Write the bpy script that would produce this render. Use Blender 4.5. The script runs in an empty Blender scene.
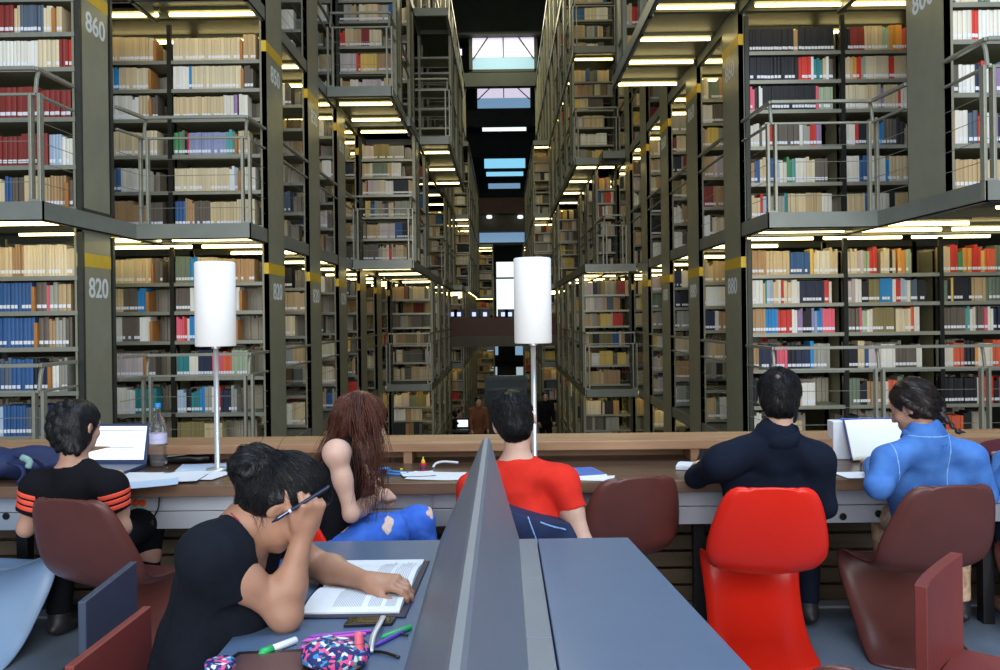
import bpy, math, random
import numpy as np
from mathutils import Vector, Matrix, Euler
S = bpy.context.scene
COL = S.collection
RND = random.Random(7)
F = 850.0
EYE = 1.5
PI = math.pi

ROLL = 0.0131
def P(px, py, Y):
    """world point seen at photo pixel (px,py) at distance Y (the camera is rolled slightly)"""
    u = px - 500.0; v = py - 335.0
    u2 = u - ROLL * v - 3.0; v2 = v + ROLL * u + 19.0
    return np.array([u2 * Y / F, Y, EYE - v2 * Y / F])

def proj(x, y, z):
    u2 = x * F / y + 3.0; v2 = (EYE - z) * F / y - 19.0
    return 500 + u2 + ROLL * v2, 335 + v2 - ROLL * u2

def PZ(px, py, z):
    """same, on the horizontal plane z"""
    v2 = (py - 335.0) + ROLL * (px - 500.0) + 19.0
    return P(px, py, (EYE - z) * F / v2)

# ------------------------------------------------------------------ materials
MATS = {}
def mat(name, color, rough=0.5, metal=0.0, var=0.08, nscale=12.0, bump=0.0, bscale=60.0, emit=None, estr=0.0,
        trans=0.0, ior=1.45, spec=0.5, stretch=None, attr=None, coat=0.0, sheen=0.0, color2=None, sss=0.0):
    m = bpy.data.materials.new(name)
    m.use_nodes = True
    nt = m.node_tree
    N, L = nt.nodes, nt.links
    b = N['Principled BSDF']
    b.inputs['Roughness'].default_value = rough
    b.inputs['Metallic'].default_value = metal
    b.inputs['IOR'].default_value = ior
    b.inputs['Specular IOR Level'].default_value = spec
    b.inputs['Transmission Weight'].default_value = trans
    b.inputs['Coat Weight'].default_value = coat
    b.inputs['Sheen Weight'].default_value = sheen
    if sss:
        b.inputs['Subsurface Weight'].default_value = sss
        b.inputs['Subsurface Radius'].default_value = (0.012, 0.005, 0.003)
        b.inputs['Subsurface Scale'].default_value = 1.0
    tc = N.new('ShaderNodeTexCoord')
    vec = tc.outputs['Object']
    if stretch:
        mp = N.new('ShaderNodeMapping')
        mp.inputs['Scale'].default_value = stretch
        L.new(vec, mp.inputs['Vector'])
        vec = mp.outputs['Vector']
    c = tuple(color) + (1.0,)
    if attr:
        a = N.new('ShaderNodeAttribute'); a.attribute_name = attr
        base = a.outputs['Color']
    else:
        base = None
    if var > 0 or color2 is not None:
        n = N.new('ShaderNodeTexNoise')
        n.inputs['Scale'].default_value = nscale
        n.inputs['Detail'].default_value = 5.0
        L.new(vec, n.inputs['Vector'])
        if base is None:
            r = N.new('ShaderNodeValToRGB')
            r.color_ramp.elements[0].position = 0.3
            r.color_ramp.elements[1].position = 0.7
            if color2 is None:
                r.color_ramp.elements[0].color = tuple(max(0, x * (1 - var)) for x in color) + (1,)
                r.color_ramp.elements[1].color = tuple(min(1, x * (1 + var)) for x in color) + (1,)
            else:
                r.color_ramp.elements[0].color = c
                r.color_ramp.elements[1].color = tuple(color2) + (1,)
            L.new(n.outputs['Fac'], r.inputs['Fac'])
            L.new(r.outputs['Color'], b.inputs['Base Color'])
        else:
            L.new(base, b.inputs['Base Color'])
        if bump > 0:
            n2 = N.new('ShaderNodeTexNoise')
            n2.inputs['Scale'].default_value = bscale
            n2.inputs['Detail'].default_value = 4.0
            L.new(vec, n2.inputs['Vector'])
            bp = N.new('ShaderNodeBump')
            bp.inputs['Strength'].default_value = bump
            bp.inputs['Distance'].default_value = 0.01
            L.new(n2.outputs['Fac'], bp.inputs['Height'])
            L.new(bp.outputs['Normal'], b.inputs['Normal'])
    else:
        if base is not None:
            L.new(base, b.inputs['Base Color'])
        else:
            b.inputs['Base Color'].default_value = c
    if emit is not None:
        b.inputs['Emission Color'].default_value = tuple(emit) + (1,)
        b.inputs['Emission Strength'].default_value = estr
    MATS[name] = m
    return m

# ------------------------------------------------------------------ mesh builder
class MB:
    def __init__(s):
        s.v = []; s.f = []; s.m = []; s.c = []; s.col = None; s.mi = 0
    def add(s, verts, faces, mi=None, col=None):
        o = len(s.v)
        s.v.extend([tuple(map(float, p)) for p in verts])
        for f in faces:
            s.f.append(tuple(i + o for i in f))
            s.m.append(s.mi if mi is None else mi)
            s.c.append(col if col is not None else s.col)
        return s
    def boxb(s, x0, x1, y0, y1, z0, z1, mi=None, col=None):
        v = [(x0,y0,z0),(x1,y0,z0),(x1,y1,z0),(x0,y1,z0),(x0,y0,z1),(x1,y0,z1),(x1,y1,z1),(x0,y1,z1)]
        f = [(0,3,2,1),(4,5,6,7),(0,1,5,4),(1,2,6,5),(2,3,7,6),(3,0,4,7)]
        return s.add(v, f, mi, col)
    def obox(s, c, half, R=None, mi=None, col=None):
        """oriented box: centre, half sizes, 3x3 with columns as axes"""
        R = np.eye(3) if R is None else np.asarray(R)
        c = np.asarray(c, float)
        v = []
        for z in (-1, 1):
            for x, y in ((-1,-1),(1,-1),(1,1),(-1,1)):
                v.append(c + R @ (np.array([x, y, z]) * np.asarray(half)))
        f = [(0,3,2,1),(4,5,6,7),(0,1,5,4),(1,2,6,5),(2,3,7,6),(3,0,4,7)]
        return s.add(v, f, mi, col)
    def bar(s, a, b, w, h=None, up=(0,0,1), mi=None, col=None):
        """rectangular bar from a to b"""
        a = np.asarray(a, float); b = np.asarray(b, float)
        d = b - a; L = np.linalg.norm(d); d /= L
        u = np.asarray(up, float)
        if abs(d @ u) > 0.98: u = np.array([0, 1.0, 0])
        x = np.cross(d, u); x /= np.linalg.norm(x); z = np.cross(x, d)
        return s.obox((a + b) / 2, (w / 2, L / 2, (h or w) / 2), np.stack([x, d, z], 1), mi, col)
    def tube(s, pts, r, n=8, caps=True, mi=None, col=None, flat=1.0):
        pts = [np.asarray(p, float) for p in pts]
        k = len(pts)
        rs = [r] * k if np.isscalar(r) else list(r)
        V = []; up = None
        for i in range(k):
            d = pts[min(i + 1, k - 1)] - pts[max(i - 1, 0)]
            d = d / (np.linalg.norm(d) + 1e-12)
            if up is None:
                up = np.array([0, 0, 1.0]) if abs(d[2]) < 0.9 else np.array([0, 1.0, 0])
            x = np.cross(d, up); x /= np.linalg.norm(x) + 1e-12
            up = np.cross(x, d)
            for j in range(n):
                t = 2 * PI * j / n
                V.append(pts[i] + rs[i] * (math.cos(t) * x + flat * math.sin(t) * up))
        Fc = []
        for i in range(k - 1):
            for j in range(n):
                a = i * n + j; b = i * n + (j + 1) % n
                Fc.append((a, b, b + n, a + n))
        if caps:
            Fc.append(tuple(range(n - 1, -1, -1))); Fc.append(tuple((k - 1) * n + j for j in range(n)))
        return s.add(V, Fc, mi, col)
    def lathe(s, prof, c, n=24, axis=None, mi=None, col=None, cap=True):
        """prof: [(r,z)...] about a vertical axis through c"""
        c = np.asarray(c, float)
        R = np.eye(3) if axis is None else axis
        V = []; k = len(prof)
        for r, z in prof:
            for j in range(n):
                t = 2 * PI * j / n
                V.append(c + R @ np.array([r * math.cos(t), r * math.sin(t), z]))
        Fc = []
        for i in range(k - 1):
            for j in range(n):
                a = i * n + j; b = i * n + (j + 1) % n
                Fc.append((a, b, b + n, a + n))
        if cap:
            Fc.append(tuple(range(n - 1, -1, -1))); Fc.append(tuple((k - 1) * n + j for j in range(n)))
        return s.add(V, Fc, mi, col)
    def prism(s, poly, z0, z1, mi=None, col=None, T=None):
        n = len(poly)
        V = [(x, y, z0) for x, y in poly] + [(x, y, z1) for x, y in poly]
        if T is not None: V = [T(p) for p in V]
        Fc = [tuple(range(n - 1, -1, -1)), tuple(range(n, 2 * n))]
        for i in range(n):
            j = (i + 1) % n
            Fc.append((i, j, j + n, i + n))
        return s.add(V, Fc, mi, col)
    def grid(s, fn, nu, nv, mi=None, col=None, flip=False):
        V = [fn(i / (nu - 1), j / (nv - 1)) for i in range(nu) for j in range(nv)]
        Fc = []
        for i in range(nu - 1):
            for j in range(nv - 1):
                a = i * nv + j
                q = (a, a + nv, a + nv + 1, a + 1)
                Fc.append(q[::-1] if flip else q)
        return s.add(V, Fc, mi, col)
    def build(s, name, mats, parent=None, smooth=False, bevel=0.0, solid=0.0, sub=0, local=False, segs=2):
        return obj(name, np.array(s.v, float).reshape(-1, 3), s.f, mats, parent, smooth, bevel, solid, sub,
                   s.m, s.c if any(c is not None for c in s.c) else None, local, segs)

def wloc(o):
    v = Vector((0, 0, 0))
    while o is not None:
        v = v + o.location; o = o.parent
    return np.array(v)

def obj(name, V, Fc, mats, parent=None, smooth=False, bevel=0.0, solid=0.0, sub=0, mi=None, cols=None, local=False, segs=2):
    V = np.asarray(V, float)
    if not isinstance(mats, (list, tuple)): mats = [mats]
    if local:
        org = np.zeros(3)
    elif parent is None:
        lo, hi = V.min(0), V.max(0)
        org = np.array([(lo[0] + hi[0]) / 2, (lo[1] + hi[1]) / 2, lo[2]])
    else:
        org = wloc(parent)
    me = bpy.data.meshes.new(name)
    me.from_pydata((V - org).tolist(), [], Fc if isinstance(Fc, list) else Fc.tolist())
    for m in mats: me.materials.append(m)
    if mi is not None and len(mats) > 1: me.polygons.foreach_set('material_index', mi)
    if cols is not None:
        at = me.color_attributes.new('Col', 'FLOAT_COLOR', 'CORNER')
        arr = []
        for p, c in zip(me.polygons, cols):
            arr.extend(((c or (0.5, 0.5, 0.5)) + (1.0,)) * p.loop_total)
        at.data.foreach_set('color', np.array(arr, dtype=np.float32))
    if smooth: me.polygons.foreach_set('use_smooth', [True] * len(me.polygons))
    me.update()
    o = bpy.data.objects.new(name, me)
    COL.objects.link(o)
    if parent is not None: o.parent = parent
    elif not local: o.location = org
    if solid:
        md = o.modifiers.new('solid', 'SOLIDIFY'); md.thickness = solid; md.offset = 0
    if sub:
        md = o.modifiers.new('sub', 'SUBSURF'); md.levels = sub; md.render_levels = sub
    if bevel:
        md = o.modifiers.new('bevel', 'BEVEL'); md.width = bevel; md.segments = segs; md.limit_method = 'ANGLE'
        if smooth is False: me.polygons.foreach_set('use_smooth', [False] * len(me.polygons))
    return o

def tag(o, label=None, cat=None, group=None, kind=None):
    if label: o['label'] = label
    if cat: o['category'] = cat
    if group: o['group'] = group
    if kind: o['kind'] = kind
    return o

def thing(name, label, cat, loc, group=None, kind=None):
    o = bpy.data.objects.new(name, None)
    o.empty_display_size = 0.1
    COL.objects.link(o); o.location = Vector([float(c) for c in loc])
    return tag(o, label, cat, group, kind)

def struct(o):
    o['kind'] = 'structure'
    return o

def dup(root, loc=None, rotz=None, label=None):
    def cp(o, parent):
        c = o.copy(); COL.objects.link(c); c.parent = parent
        for ch in list(o.children): cp(ch, c)
        return c
    r = cp(root, None)
    if loc is not None: r.location = Vector([float(c) for c in loc])
    if rotz is not None: r.rotation_euler = (0, 0, rotz)
    if label: r['label'] = label
    return r

def unit(v):
    v = np.asarray(v, float); return v / (np.linalg.norm(v) + 1e-12)

def bez(pts, n):
    """Catmull-Rom through pts"""
    pts = [np.asarray(p, float) for p in pts]
    q = [2 * pts[0] - pts[1]] + pts + [2 * pts[-1] - pts[-2]]
    out = []
    m = len(pts) - 1
    for i in range(n):
        t = i / (n - 1) * m
        k = min(int(t), m - 1); u = t - k
        a, b, c, d = q[k], q[k + 1], q[k + 2], q[k + 3]
        out.append(0.5 * ((2 * b) + (c - a) * u + (2 * a - 5 * b + 4 * c - d) * u * u + (3 * b - a - 3 * c + d) * u ** 3))
    return out

# ------------------------------------------------------------------ implicit surfaces (bodies, clothes, hair)
def rotframe(F_, U_):
    f = unit(F_); u = np.asarray(U_, float); u = unit(u - f * (u @ f)); r = np.cross(f, u)
    return r, f, u          # right, forward, up

class SDF:
    def __init__(s): s.p = []; s.cuts = []; s.disp = None
    def cone(s, a, b, ra, rb, k=0.02, op='add'):
        a = np.asarray(a, float); b = np.asarray(b, float); ba = b - a; L2 = ba @ ba + 1e-12
        def fn(X):
            pa = X - a
            t = np.clip(pa @ ba / L2, 0, 1)
            q = pa - t[..., None] * ba
            return np.sqrt((q * q).sum(-1)) - (ra + t * (rb - ra))
        s.p.append((fn, k, op)); return s
    def fcone(s, a, b, ra, rb, k=0.02):
        """like cone, but cut flat at b (sleeve and trouser ends)"""
        a = np.asarray(a, float); b = np.asarray(b, float); ba = b - a; L2 = ba @ ba + 1e-12; L = math.sqrt(L2)
        def fn(X):
            pa = X - a; tt = pa @ ba / L2
            t = np.clip(tt, 0, 1.3)
            q = pa - t[..., None] * ba
            return np.maximum(np.sqrt((q * q).sum(-1)) - (ra + t * (rb - ra)), (tt - 1) * L)
        s.p.append((fn, k, 'add')); return s
    def shell_of(s, other, grow, slabs):
        """a thin layer on another surface between pairs of planes / inside spheres"""
        s.p = list(other.p); d0 = other.disp
        s.disp = (lambda X: d0(X) - grow) if d0 is not None else (lambda X: -grow + 0 * X[..., 0])
        s.cuts = list(other.cuts)
        inner = lambda X: -(other.ev(X) + .006)
        s.cuts.append((inner, .0005))
        for kind, a, b in slabs:
            if kind == 'plane': s.cut(a, b, .0008)
            else:
                c = np.asarray(a, float)
                s.cuts.append(((lambda X, c=c, r=b: np.sqrt((((X - c) / r) ** 2).sum(-1)) * np.min(r) - np.min(r)), .0008))
        return s
    def chain(s, pts, rs, k=0.015):
        for i in range(len(pts) - 1): s.cone(pts[i], pts[i + 1], rs[i], rs[i + 1], k)
        return s
    def ell(s, c, r, R=None, k=0.02, op='add'):
        """R: tuple of three axis vectors for the three radii"""
        c = np.asarray(c, float); r = np.asarray(r, float)
        M = np.eye(3) if R is None else np.stack([np.asarray(x, float) for x in R], 1)
        def fn(X):
            q = (X - c) @ M
            k0 = np.sqrt(((q / r) ** 2).sum(-1)) + 1e-9
            k1 = np.sqrt(((q / (r * r)) ** 2).sum(-1)) + 1e-9
            return k0 * (k0 - 1) / k1
        s.p.append((fn, k, op)); return s
    def rbox(s, c, h, rad, R=None, k=0.01, op='add'):
        c = np.asarray(c, float); h = np.asarray(h, float) - rad
        M = np.eye(3) if R is None else np.stack([np.asarray(x, float) for x in R], 1)
        def fn(X):
            q = np.abs((X - c) @ M) - h
            return np.sqrt((np.maximum(q, 0) ** 2).sum(-1)) + np.minimum(q.max(-1), 0) - rad
        s.p.append((fn, k, op)); return s
    def cut(s, point, normal, k=0.004):
        """keep the side opposite to normal"""
        pt = np.asarray(point, float); n = unit(normal)
        def fn(X): return (X - pt) @ n
        s.cuts.append((fn, k)); return s
    def ev(s, X, only=None):
        d = None
        for i, (fn, k, op) in enumerate(s.p):
            if only is not None and not only[i]: continue
            v = fn(X)
            if op == 'add':
                if d is None: d = v
                else:
                    h = np.maximum(k - np.abs(d - v), 0) / k
                    d = np.minimum(d, v) - h * h * k * 0.25
            elif d is not None:
                v = -v
                h = np.maximum(k - np.abs(d - v), 0) / k
                d = np.maximum(d, v) + h * h * k * 0.25
        if d is None: d = np.full(X.shape[:-1], 1e3)
        if s.disp is not None: d = d + s.disp(X)
        for fn, k in s.cuts:
            v = fn(X)
            h = np.maximum(k - np.abs(d - v), 0) / k
            d = np.maximum(d, v) + h * h * k * 0.25
        return d
    def mesh(s, lo, hi, vox=0.006):
        lo = np.asarray(lo, float); hi = np.asarray(hi, float)
        B = 8; bs = B * vox
        nb = np.ceil((hi - lo) / bs).astype(int) + 1
        gi = np.stack(np.meshgrid(*[np.arange(n) for n in nb], indexing='ij'), -1).reshape(-1, 3)
        ctr = lo + (gi + 0.5) * bs
        hd = bs * math.sqrt(3) / 2
        dv = s.ev(ctr)
        act = np.abs(dv) < hd * 1.5 + 0.012
        gi = gi[act]; ctr = ctr[act]
        # per block prim distances for culling
        nbk = len(gi)
        off = np.stack(np.meshgrid(*[np.arange(B + 1)] * 3, indexing='ij'), -1).reshape(-1, 3)
        D = np.empty((nbk, (B + 1) ** 3))
        PD = np.stack([fn(ctr) for fn, k, op in s.p], 1)
        ks = np.array([k for fn, k, op in s.p]); isadd = np.array([op == 'add' for fn, k, op in s.p])
        mn = np.where(isadd[None], PD, 1e9).min(1)
        sup = np.array([[0]])
        key = (gi // 3) @ np.array([1, 4096, 4096 * 4096])
        order = np.argsort(key, kind='stable')
        ks_sorted = key[order]
        starts = np.flatnonzero(np.r_[True, ks_sorted[1:] != ks_sorted[:-1]])
        ends = np.r_[starts[1:], nbk]
        for a, b in zip(starts, ends):
            idx = order[a:b]
            need = np.where(isadd[None], PD[idx] - 2.2 * hd - ks < mn[idx][:, None], PD[idx] - 1.6 * hd - ks < 0.02).any(0)
            X = lo + (gi[idx][:, None, :] * B + off[None]) * vox
            D[idx] = s.ev(X, need)
        D = D.reshape(nbk, B + 1, B + 1, B + 1)
        inside = D < 0
        # cells
        c8 = [inside[:, i:i + B, j:j + B, k:k + B] for i in (0, 1) for j in (0, 1) for k in (0, 1)]
        cnt = sum(c.astype(np.int8) for c in c8)
        cell = (cnt > 0) & (cnt < 8)
        bi, ci, cj, ck = np.nonzero(cell)
        acc = np.zeros((len(bi), 3)); num = np.zeros(len(bi))
        for ax in range(3):
            o1, o2 = [(1, 2), (0, 2), (0, 1)][ax]
            for u in (0, 1):
                for w in (0, 1):
                    st = np.zeros(3, int); st[o1] = u; st[o2] = w
                    en = st.copy(); en[ax] = 1
                    d0 = D[bi, ci + st[0], cj + st[1], ck + st[2]]; d1 = D[bi, ci + en[0], cj + en[1], ck + en[2]]
                    cr = (d0 < 0) != (d1 < 0)
                    t = np.where(cr, d0 / np.where(cr, d0 - d1, 1), 0)
                    pt = np.tile(st.astype(float), (len(bi), 1)); pt[:, ax] += t
                    acc += pt * cr[:, None]; num += cr
        G = gi[bi] * B + np.stack([ci, cj, ck], 1)
        V = lo + (G + acc / num[:, None]) * vox
        mult = np.array([1, 1 << 20, 1 << 40], dtype=np.int64)
        keyc = (G.astype(np.int64) + 2) @ mult
        so = np.argsort(keyc); sk = keyc[so]
        faces = []
        for ax in range(3):
            o1, o2 = [(1, 2), (2, 0), (0, 1)][ax]
            sl0 = [slice(0, B)] * 3; sl1 = [slice(0, B)] * 3; sl1[ax] = slice(1, B + 1)
            A = inside[(slice(None),) + tuple(sl0)]; Bq = inside[(slice(None),) + tuple(sl1)]
            e = A != Bq
            b2, i2, j2, k2 = np.nonzero(e)
            fl = A[b2, i2, j2, k2]
            g = (gi[b2] * B + np.stack([i2, j2, k2], 1)).astype(np.int64) + 2
            q = []
            for du, dw in ((-1, -1), (0, -1), (0, 0), (-1, 0)):
                gg = g.copy(); gg[:, o1] += du; gg[:, o2] += dw
                kk = gg @ mult
                p = np.searchsorted(sk, kk); p = np.minimum(p, len(sk) - 1)
                ok = sk[p] == kk
                q.append((so[p], ok))
            okk = q[0][1] & q[1][1] & q[2][1] & q[3][1]
            Q = np.stack([x[0] for x in q], 1)[okk]; fl = fl[okk]
            Q[~fl] = Q[~fl][:, ::-1]
            faces.append(Q)
        Fc = np.concatenate(faces)
        # one light smoothing pass
        return V, Fc
    def build(s, name, m, lo, hi, vox=0.006, parent=None):
        V, Fc = s.mesh(lo, hi, vox)
        return obj(name, V, Fc, m, parent, smooth=True)

def wrinkle(seed, amp, freq, n=5, aniso=None):
    r = np.random.RandomState(seed)
    ds = r.normal(size=(n, 3))
    if aniso is not None: ds = ds * np.asarray(aniso)
    ds /= np.linalg.norm(ds, axis=1)[:, None]
    fs = freq * r.uniform(0.6, 1.6, n); ph = r.uniform(0, 6.28, n)
    w2 = r.normal(size=(n, 3)) * freq * 0.4
    def fn(X):
        t = 0
        for d, f, p, w in zip(ds, fs, ph, w2):
            t = t + np.sin(X @ d * f + p + 1.5 * np.sin(X @ w + p * 2))
        return amp * t / math.sqrt(n)
    return fn

# head in its own frame: fr=(right,forward,up)
def head(s, c, fr, sc=1.0, ears=True, face=True):
    r, f, u = fr
    def Q(a, b, d): return np.asarray(c) + sc * (a * r + b * f + d * u)
    E = lambda q, rad, k=0.02, op='add': s.ell(q, np.array(rad) * sc, (r, f, u), k, op)
    E(Q(0, -.012, .036), (.074, .094, .084), .02)
    E(Q(0, .028, -.018), (.060, .064, .086), .03)
    E(Q(0, .040, -.072), (.046, .047, .040), .03)
    E(Q(0, .074, -.100), (.020, .018, .017), .02)
    if face:
        E(Q(0, .082, .026), (.048, .016, .011), .015)
        for q in (-1, 1):
            E(Q(q * .033, .096, .006), (.017, .013, .011), .012, 'sub')
            E(Q(q * .032, .079, .004), (.0135, .0125, .0125), .004)
            E(Q(q * .040, .062, -.028), (.022, .022, .018), .02)
            E(Q(q * .010, .098, -.035), (.008, .010, .007), .008)
        s.cone(Q(0, .088, .014), Q(0, .112, -.032), .0075 * sc, .0105 * sc, .012)
        E(Q(0, .089, -.062), (.023, .012, .0065), .006)
        E(Q(0, .088, -.074), (.020, .012, .0065), .006)
    if ears:
        for q in (-1, 1):
            rr = unit(r * q * .9 + f * .34); ff = unit(np.cross(u, rr))
            s.ell(Q(q * .080, -.012, -.006), np.array([.008, .019, .031]) * sc, (rr, ff, unit(u - f * .15)), .008)
            s.ell(Q(q * .086, .000, -.004), np.array([.006, .010, .019]) * sc, (rr, ff, u), .006, 'sub')
    return Q

def hand(s, w, D, Nn, side, curl=(35, 40, 25), spread=1.0, sc=1.0, thumb=None, curls=None, k=.006):
    """w wrist, D towards the fingers, Nn out of the back of the hand, side: +1/-1 so that thumb = side * cross(D,Nn)"""
    D = unit(D); Nn = unit(np.asarray(Nn, float) - D * (np.asarray(Nn, float) @ D)); T = side * np.cross(D, Nn)
    w = np.asarray(w, float)
    s.rbox(w + sc * (D * .048), np.array([.044, .039, .0135]) * sc, .012 * sc, (D, T, Nn), .018)
    s.cone(w, w + sc * (D * .03), .024 * sc, .024 * sc, .02)
    s.ell(w + sc * (D * .03 + T * .026 - Nn * .008), np.array([.032, .016, .015]) * sc, (D, T, Nn), .012)
    L = (.072, .080, .074, .058); offs = (.030, .0105, -.0100, -.0290); R0 = (.0088, .0090, .0086, .0076)
    tips = []
    for i in range(4):
        c3 = curls[i] if curls else curl
        b = w + sc * (D * (.088 - .004 * abs(i - 1.2)) + T * offs[i])
        d = unit(D + T * offs[i] * 3.0 * spread); a = 0
        pts = [b]; rs = [R0[i] * sc * 1.05]
        for seg, ang, rr in zip((.46, .31, .23), c3, (1.0, .92, .78)):
            a += math.radians(ang)
            dd = d * math.cos(a) - Nn * math.sin(a)
            pts.append(pts[-1] + dd * L[i] * seg * sc); rs.append(R0[i] * sc * rr)
        s.chain(pts, rs, k); tips.append(pts[-1])
    th = thumb or (.55, .75, -.35)
    d1 = unit(D * th[0] + T * th[1] + Nn * th[2])
    d2 = unit(d1 + D * .5 - T * .25)
    b = w + sc * (D * .022 + T * .026 - Nn * .006)
    m1 = b + d1 * .042 * sc; m2 = m1 + d2 * .030 * sc; m3 = m2 + d2 * .022 * sc
    s.chain([b, m1, m2, m3], [.0125 * sc, .0105 * sc, .0095 * sc, .0075 * sc], k + .004)
    return tips, m3

def torso(s, pel, che, neck, lat, g=0.0, w=1.0, belly=0.0, k=.05, bust=0.0, hip=1.0):
    """pelvis, chest, neck points; lat = unit vector to person's right"""
    lat = unit(lat)
    up1 = unit(np.asarray(che) - pel); f1 = unit(np.cross(up1, lat)); 
    up2 = unit(np.asarray(neck) - che); f2 = unit(np.cross(up2, lat))
    L = np.linalg.norm(np.asarray(che) - pel)
    s.ell(pel, (.165 * w * hip + g, .115 * w + g, .12 + g), (lat, f1, up1), k)
    s.ell(np.asarray(pel) + up1 * L * .5 + f1 * belly * .5, (.138 * w + g, .10 * w + g + belly, .15 + g), (lat, f1, up1), k)
    s.ell(che, (.158 * w + g, .105 * w + g, .15 + g), (lat, f2, up2), k)
    s.ell(np.asarray(che) + up2 * .09, (.165 * w + g, .085 * w + g, .085 + g), (lat, f2, up2), k)
    if bust:
        for q in (-1, 1):
            s.ell(np.asarray(che) + f2 * .085 + lat * q * .07 - up2 * .02, (.06 + g, .055 + bust + g, .062 + g), (lat, f2, up2), .04)
    return f2, up2

def strands(mesh_vf, flow, n, L, seed, name, m, parent, r=.0011, lift=.004, segs=4, mask=None, curl=0.0, sdf=None):
    """short hair lying along flow(p) on a surface"""
    V, Fc = mesh_vf
    rs = np.random.RandomState(seed)
    a = V[Fc[:, 0]]; b = V[Fc[:, 1]]; c = V[Fc[:, 2]]; d = V[Fc[:, 3]]
    nrm = np.cross(c - a, d - b); ar = np.linalg.norm(nrm, axis=1); nrm /= ar[:, None] + 1e-12
    pr = ar / ar.sum()
    idx = rs.choice(len(Fc), n, p=pr)
    u = rs.rand(n, 1); v = rs.rand(n, 1)
    p = (a[idx] * (1 - u) + b[idx] * u) * (1 - v) + (d[idx] * (1 - u) + c[idx] * u) * v
    nn = nrm[idx]
    if mask is not None:
        ok = mask(p); p = p[ok]; nn = nn[ok]
    n = len(p)
    pts = [p - nn * .001]; off0 = lift * .35 * rs.rand(n)
    cur = p
    jit = rs.normal(size=(n, 3)) * .13
    for i in range(segs):
        fl = flow(cur); fl = fl / (np.linalg.norm(fl, axis=1)[:, None] + 1e-9) + jit + curl * rs.normal(size=(n, 3))
        fl = fl - nn * (fl * nn).sum(1)[:, None]
        fl /= np.linalg.norm(fl, axis=1)[:, None] + 1e-9
        cur = cur + (fl + nn * (lift / L * (rs.rand(n, 1) * 2 - .9))) * (L / segs * (0.7 + 0.6 * rs.rand(n, 1)))
        if sdf is not None:
            e = .002; d = sdf.ev(cur)
            g = np.stack([sdf.ev(cur + np.array(v) * e) - d for v in ((1, 0, 0), (0, 1, 0), (0, 0, 1))], 1)
            g /= np.linalg.norm(g, axis=1)[:, None] + 1e-9
            cur = cur - g * (d - off0 * (1 + .5 * i))[:, None]; nn = g
        pts.append(cur)
    Pn = np.stack(pts, 1)  # n,segs+1,3
    return tubes_np(Pn, r, name, m, parent)

def tubes_np(Pn, r, name, m, parent, taper=True):
    n, k, _ = Pn.shape
    d = np.gradient(Pn, axis=1); d /= np.linalg.norm(d, axis=2)[..., None] + 1e-9
    ref = np.where(np.abs(d[..., 2:3]) < .9, np.array([0, 0, 1.0]), np.array([1.0, 0, 0]))
    x = np.cross(d, ref); x /= np.linalg.norm(x, axis=2)[..., None] + 1e-9
    y = np.cross(x, d)
    tp = np.linspace(1, .25, k) if taper else np.ones(k)
    rr = (r * tp)[None, :, None]
    ring = [Pn + rr * (math.cos(t) * x + math.sin(t) * y) for t in (0, 2.094, 4.189)]
    Vv = np.stack(ring, 2).reshape(-1, 3)
    base = (np.arange(n) * k * 3)[:, None, None] + (np.arange(k - 1) * 3)[None, :, None]
    fs = []
    for j in range(3):
        a = base + j; b = base + (j + 1) % 3
        fs.append(np.concatenate([a, b, b + 3, a + 3], 2).reshape(-1, 4))
    return obj(name, Vv, np.concatenate(fs), m, parent, smooth=True)
# ================================================================== camera, world, lights
cd = bpy.data.cameras.new('camera')
cam = bpy.data.objects.new('camera', cd); COL.objects.link(cam)
cam.location = (0, 0, EYE)
cam.rotation_euler = (Euler((PI / 2, 0, 0)).to_matrix() @ Matrix.Rotation(-ROLL, 3, 'Z')).to_euler()
cd.sensor_width = 36.0; cd.lens = 36.0 * F / 1000.0
cd.shift_y = -0.019; cd.shift_x = -0.003
cd.clip_end = 200
S.camera = cam
S.view_settings.view_transform = 'Standard'
try: S.view_settings.look = 'None'
except Exception: pass
S.view_settings.gamma = 1.0
S.view_settings.use_curve_mapping = False
S.view_settings.exposure = 0.24
S.cycles.use_denoising = True
S.cycles.max_bounces = 6
S.cycles.sample_clamp_indirect = 4.0
w = bpy.data.worlds.new('world'); S.world = w; w.use_nodes = True
bg = w.node_tree.nodes['Background']
bg.inputs['Color'].default_value = (0.62, 0.78, 1.0, 1); bg.inputs['Strength'].default_value = 0.32

def area(name, loc, rot, sx, sy, col, power):
    ld = bpy.data.lights.new(name, 'AREA'); ld.shape = 'RECTANGLE'; ld.size = sx; ld.size_y = sy
    ld.color = col; ld.energy = power
    o = bpy.data.objects.new(name, ld); COL.objects.link(o); o.location = loc; o.rotation_euler = rot
    return o
# daylight: the tall glazed facade behind the reading desks, and the roof light above them
area('facade_daylight', (1.0, -5.0, 3.6), (math.radians(82), 0, 0), 12, 6, (0.97, 0.96, 0.95), 900)
area('roof_daylight', (1.5, 2.2, 7.5), (0, math.radians(8), 0), 5, 3.5, (0.62, 0.78, 1.0), 420)
for yy in (13, 23, 33):
    area('corridor_fill', (0, yy, 13.9), (0, 0, 0), 3.2, 7, (1.0, .93, .62), 360)  # added fill lights that brighten the stack corridor from above

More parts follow.
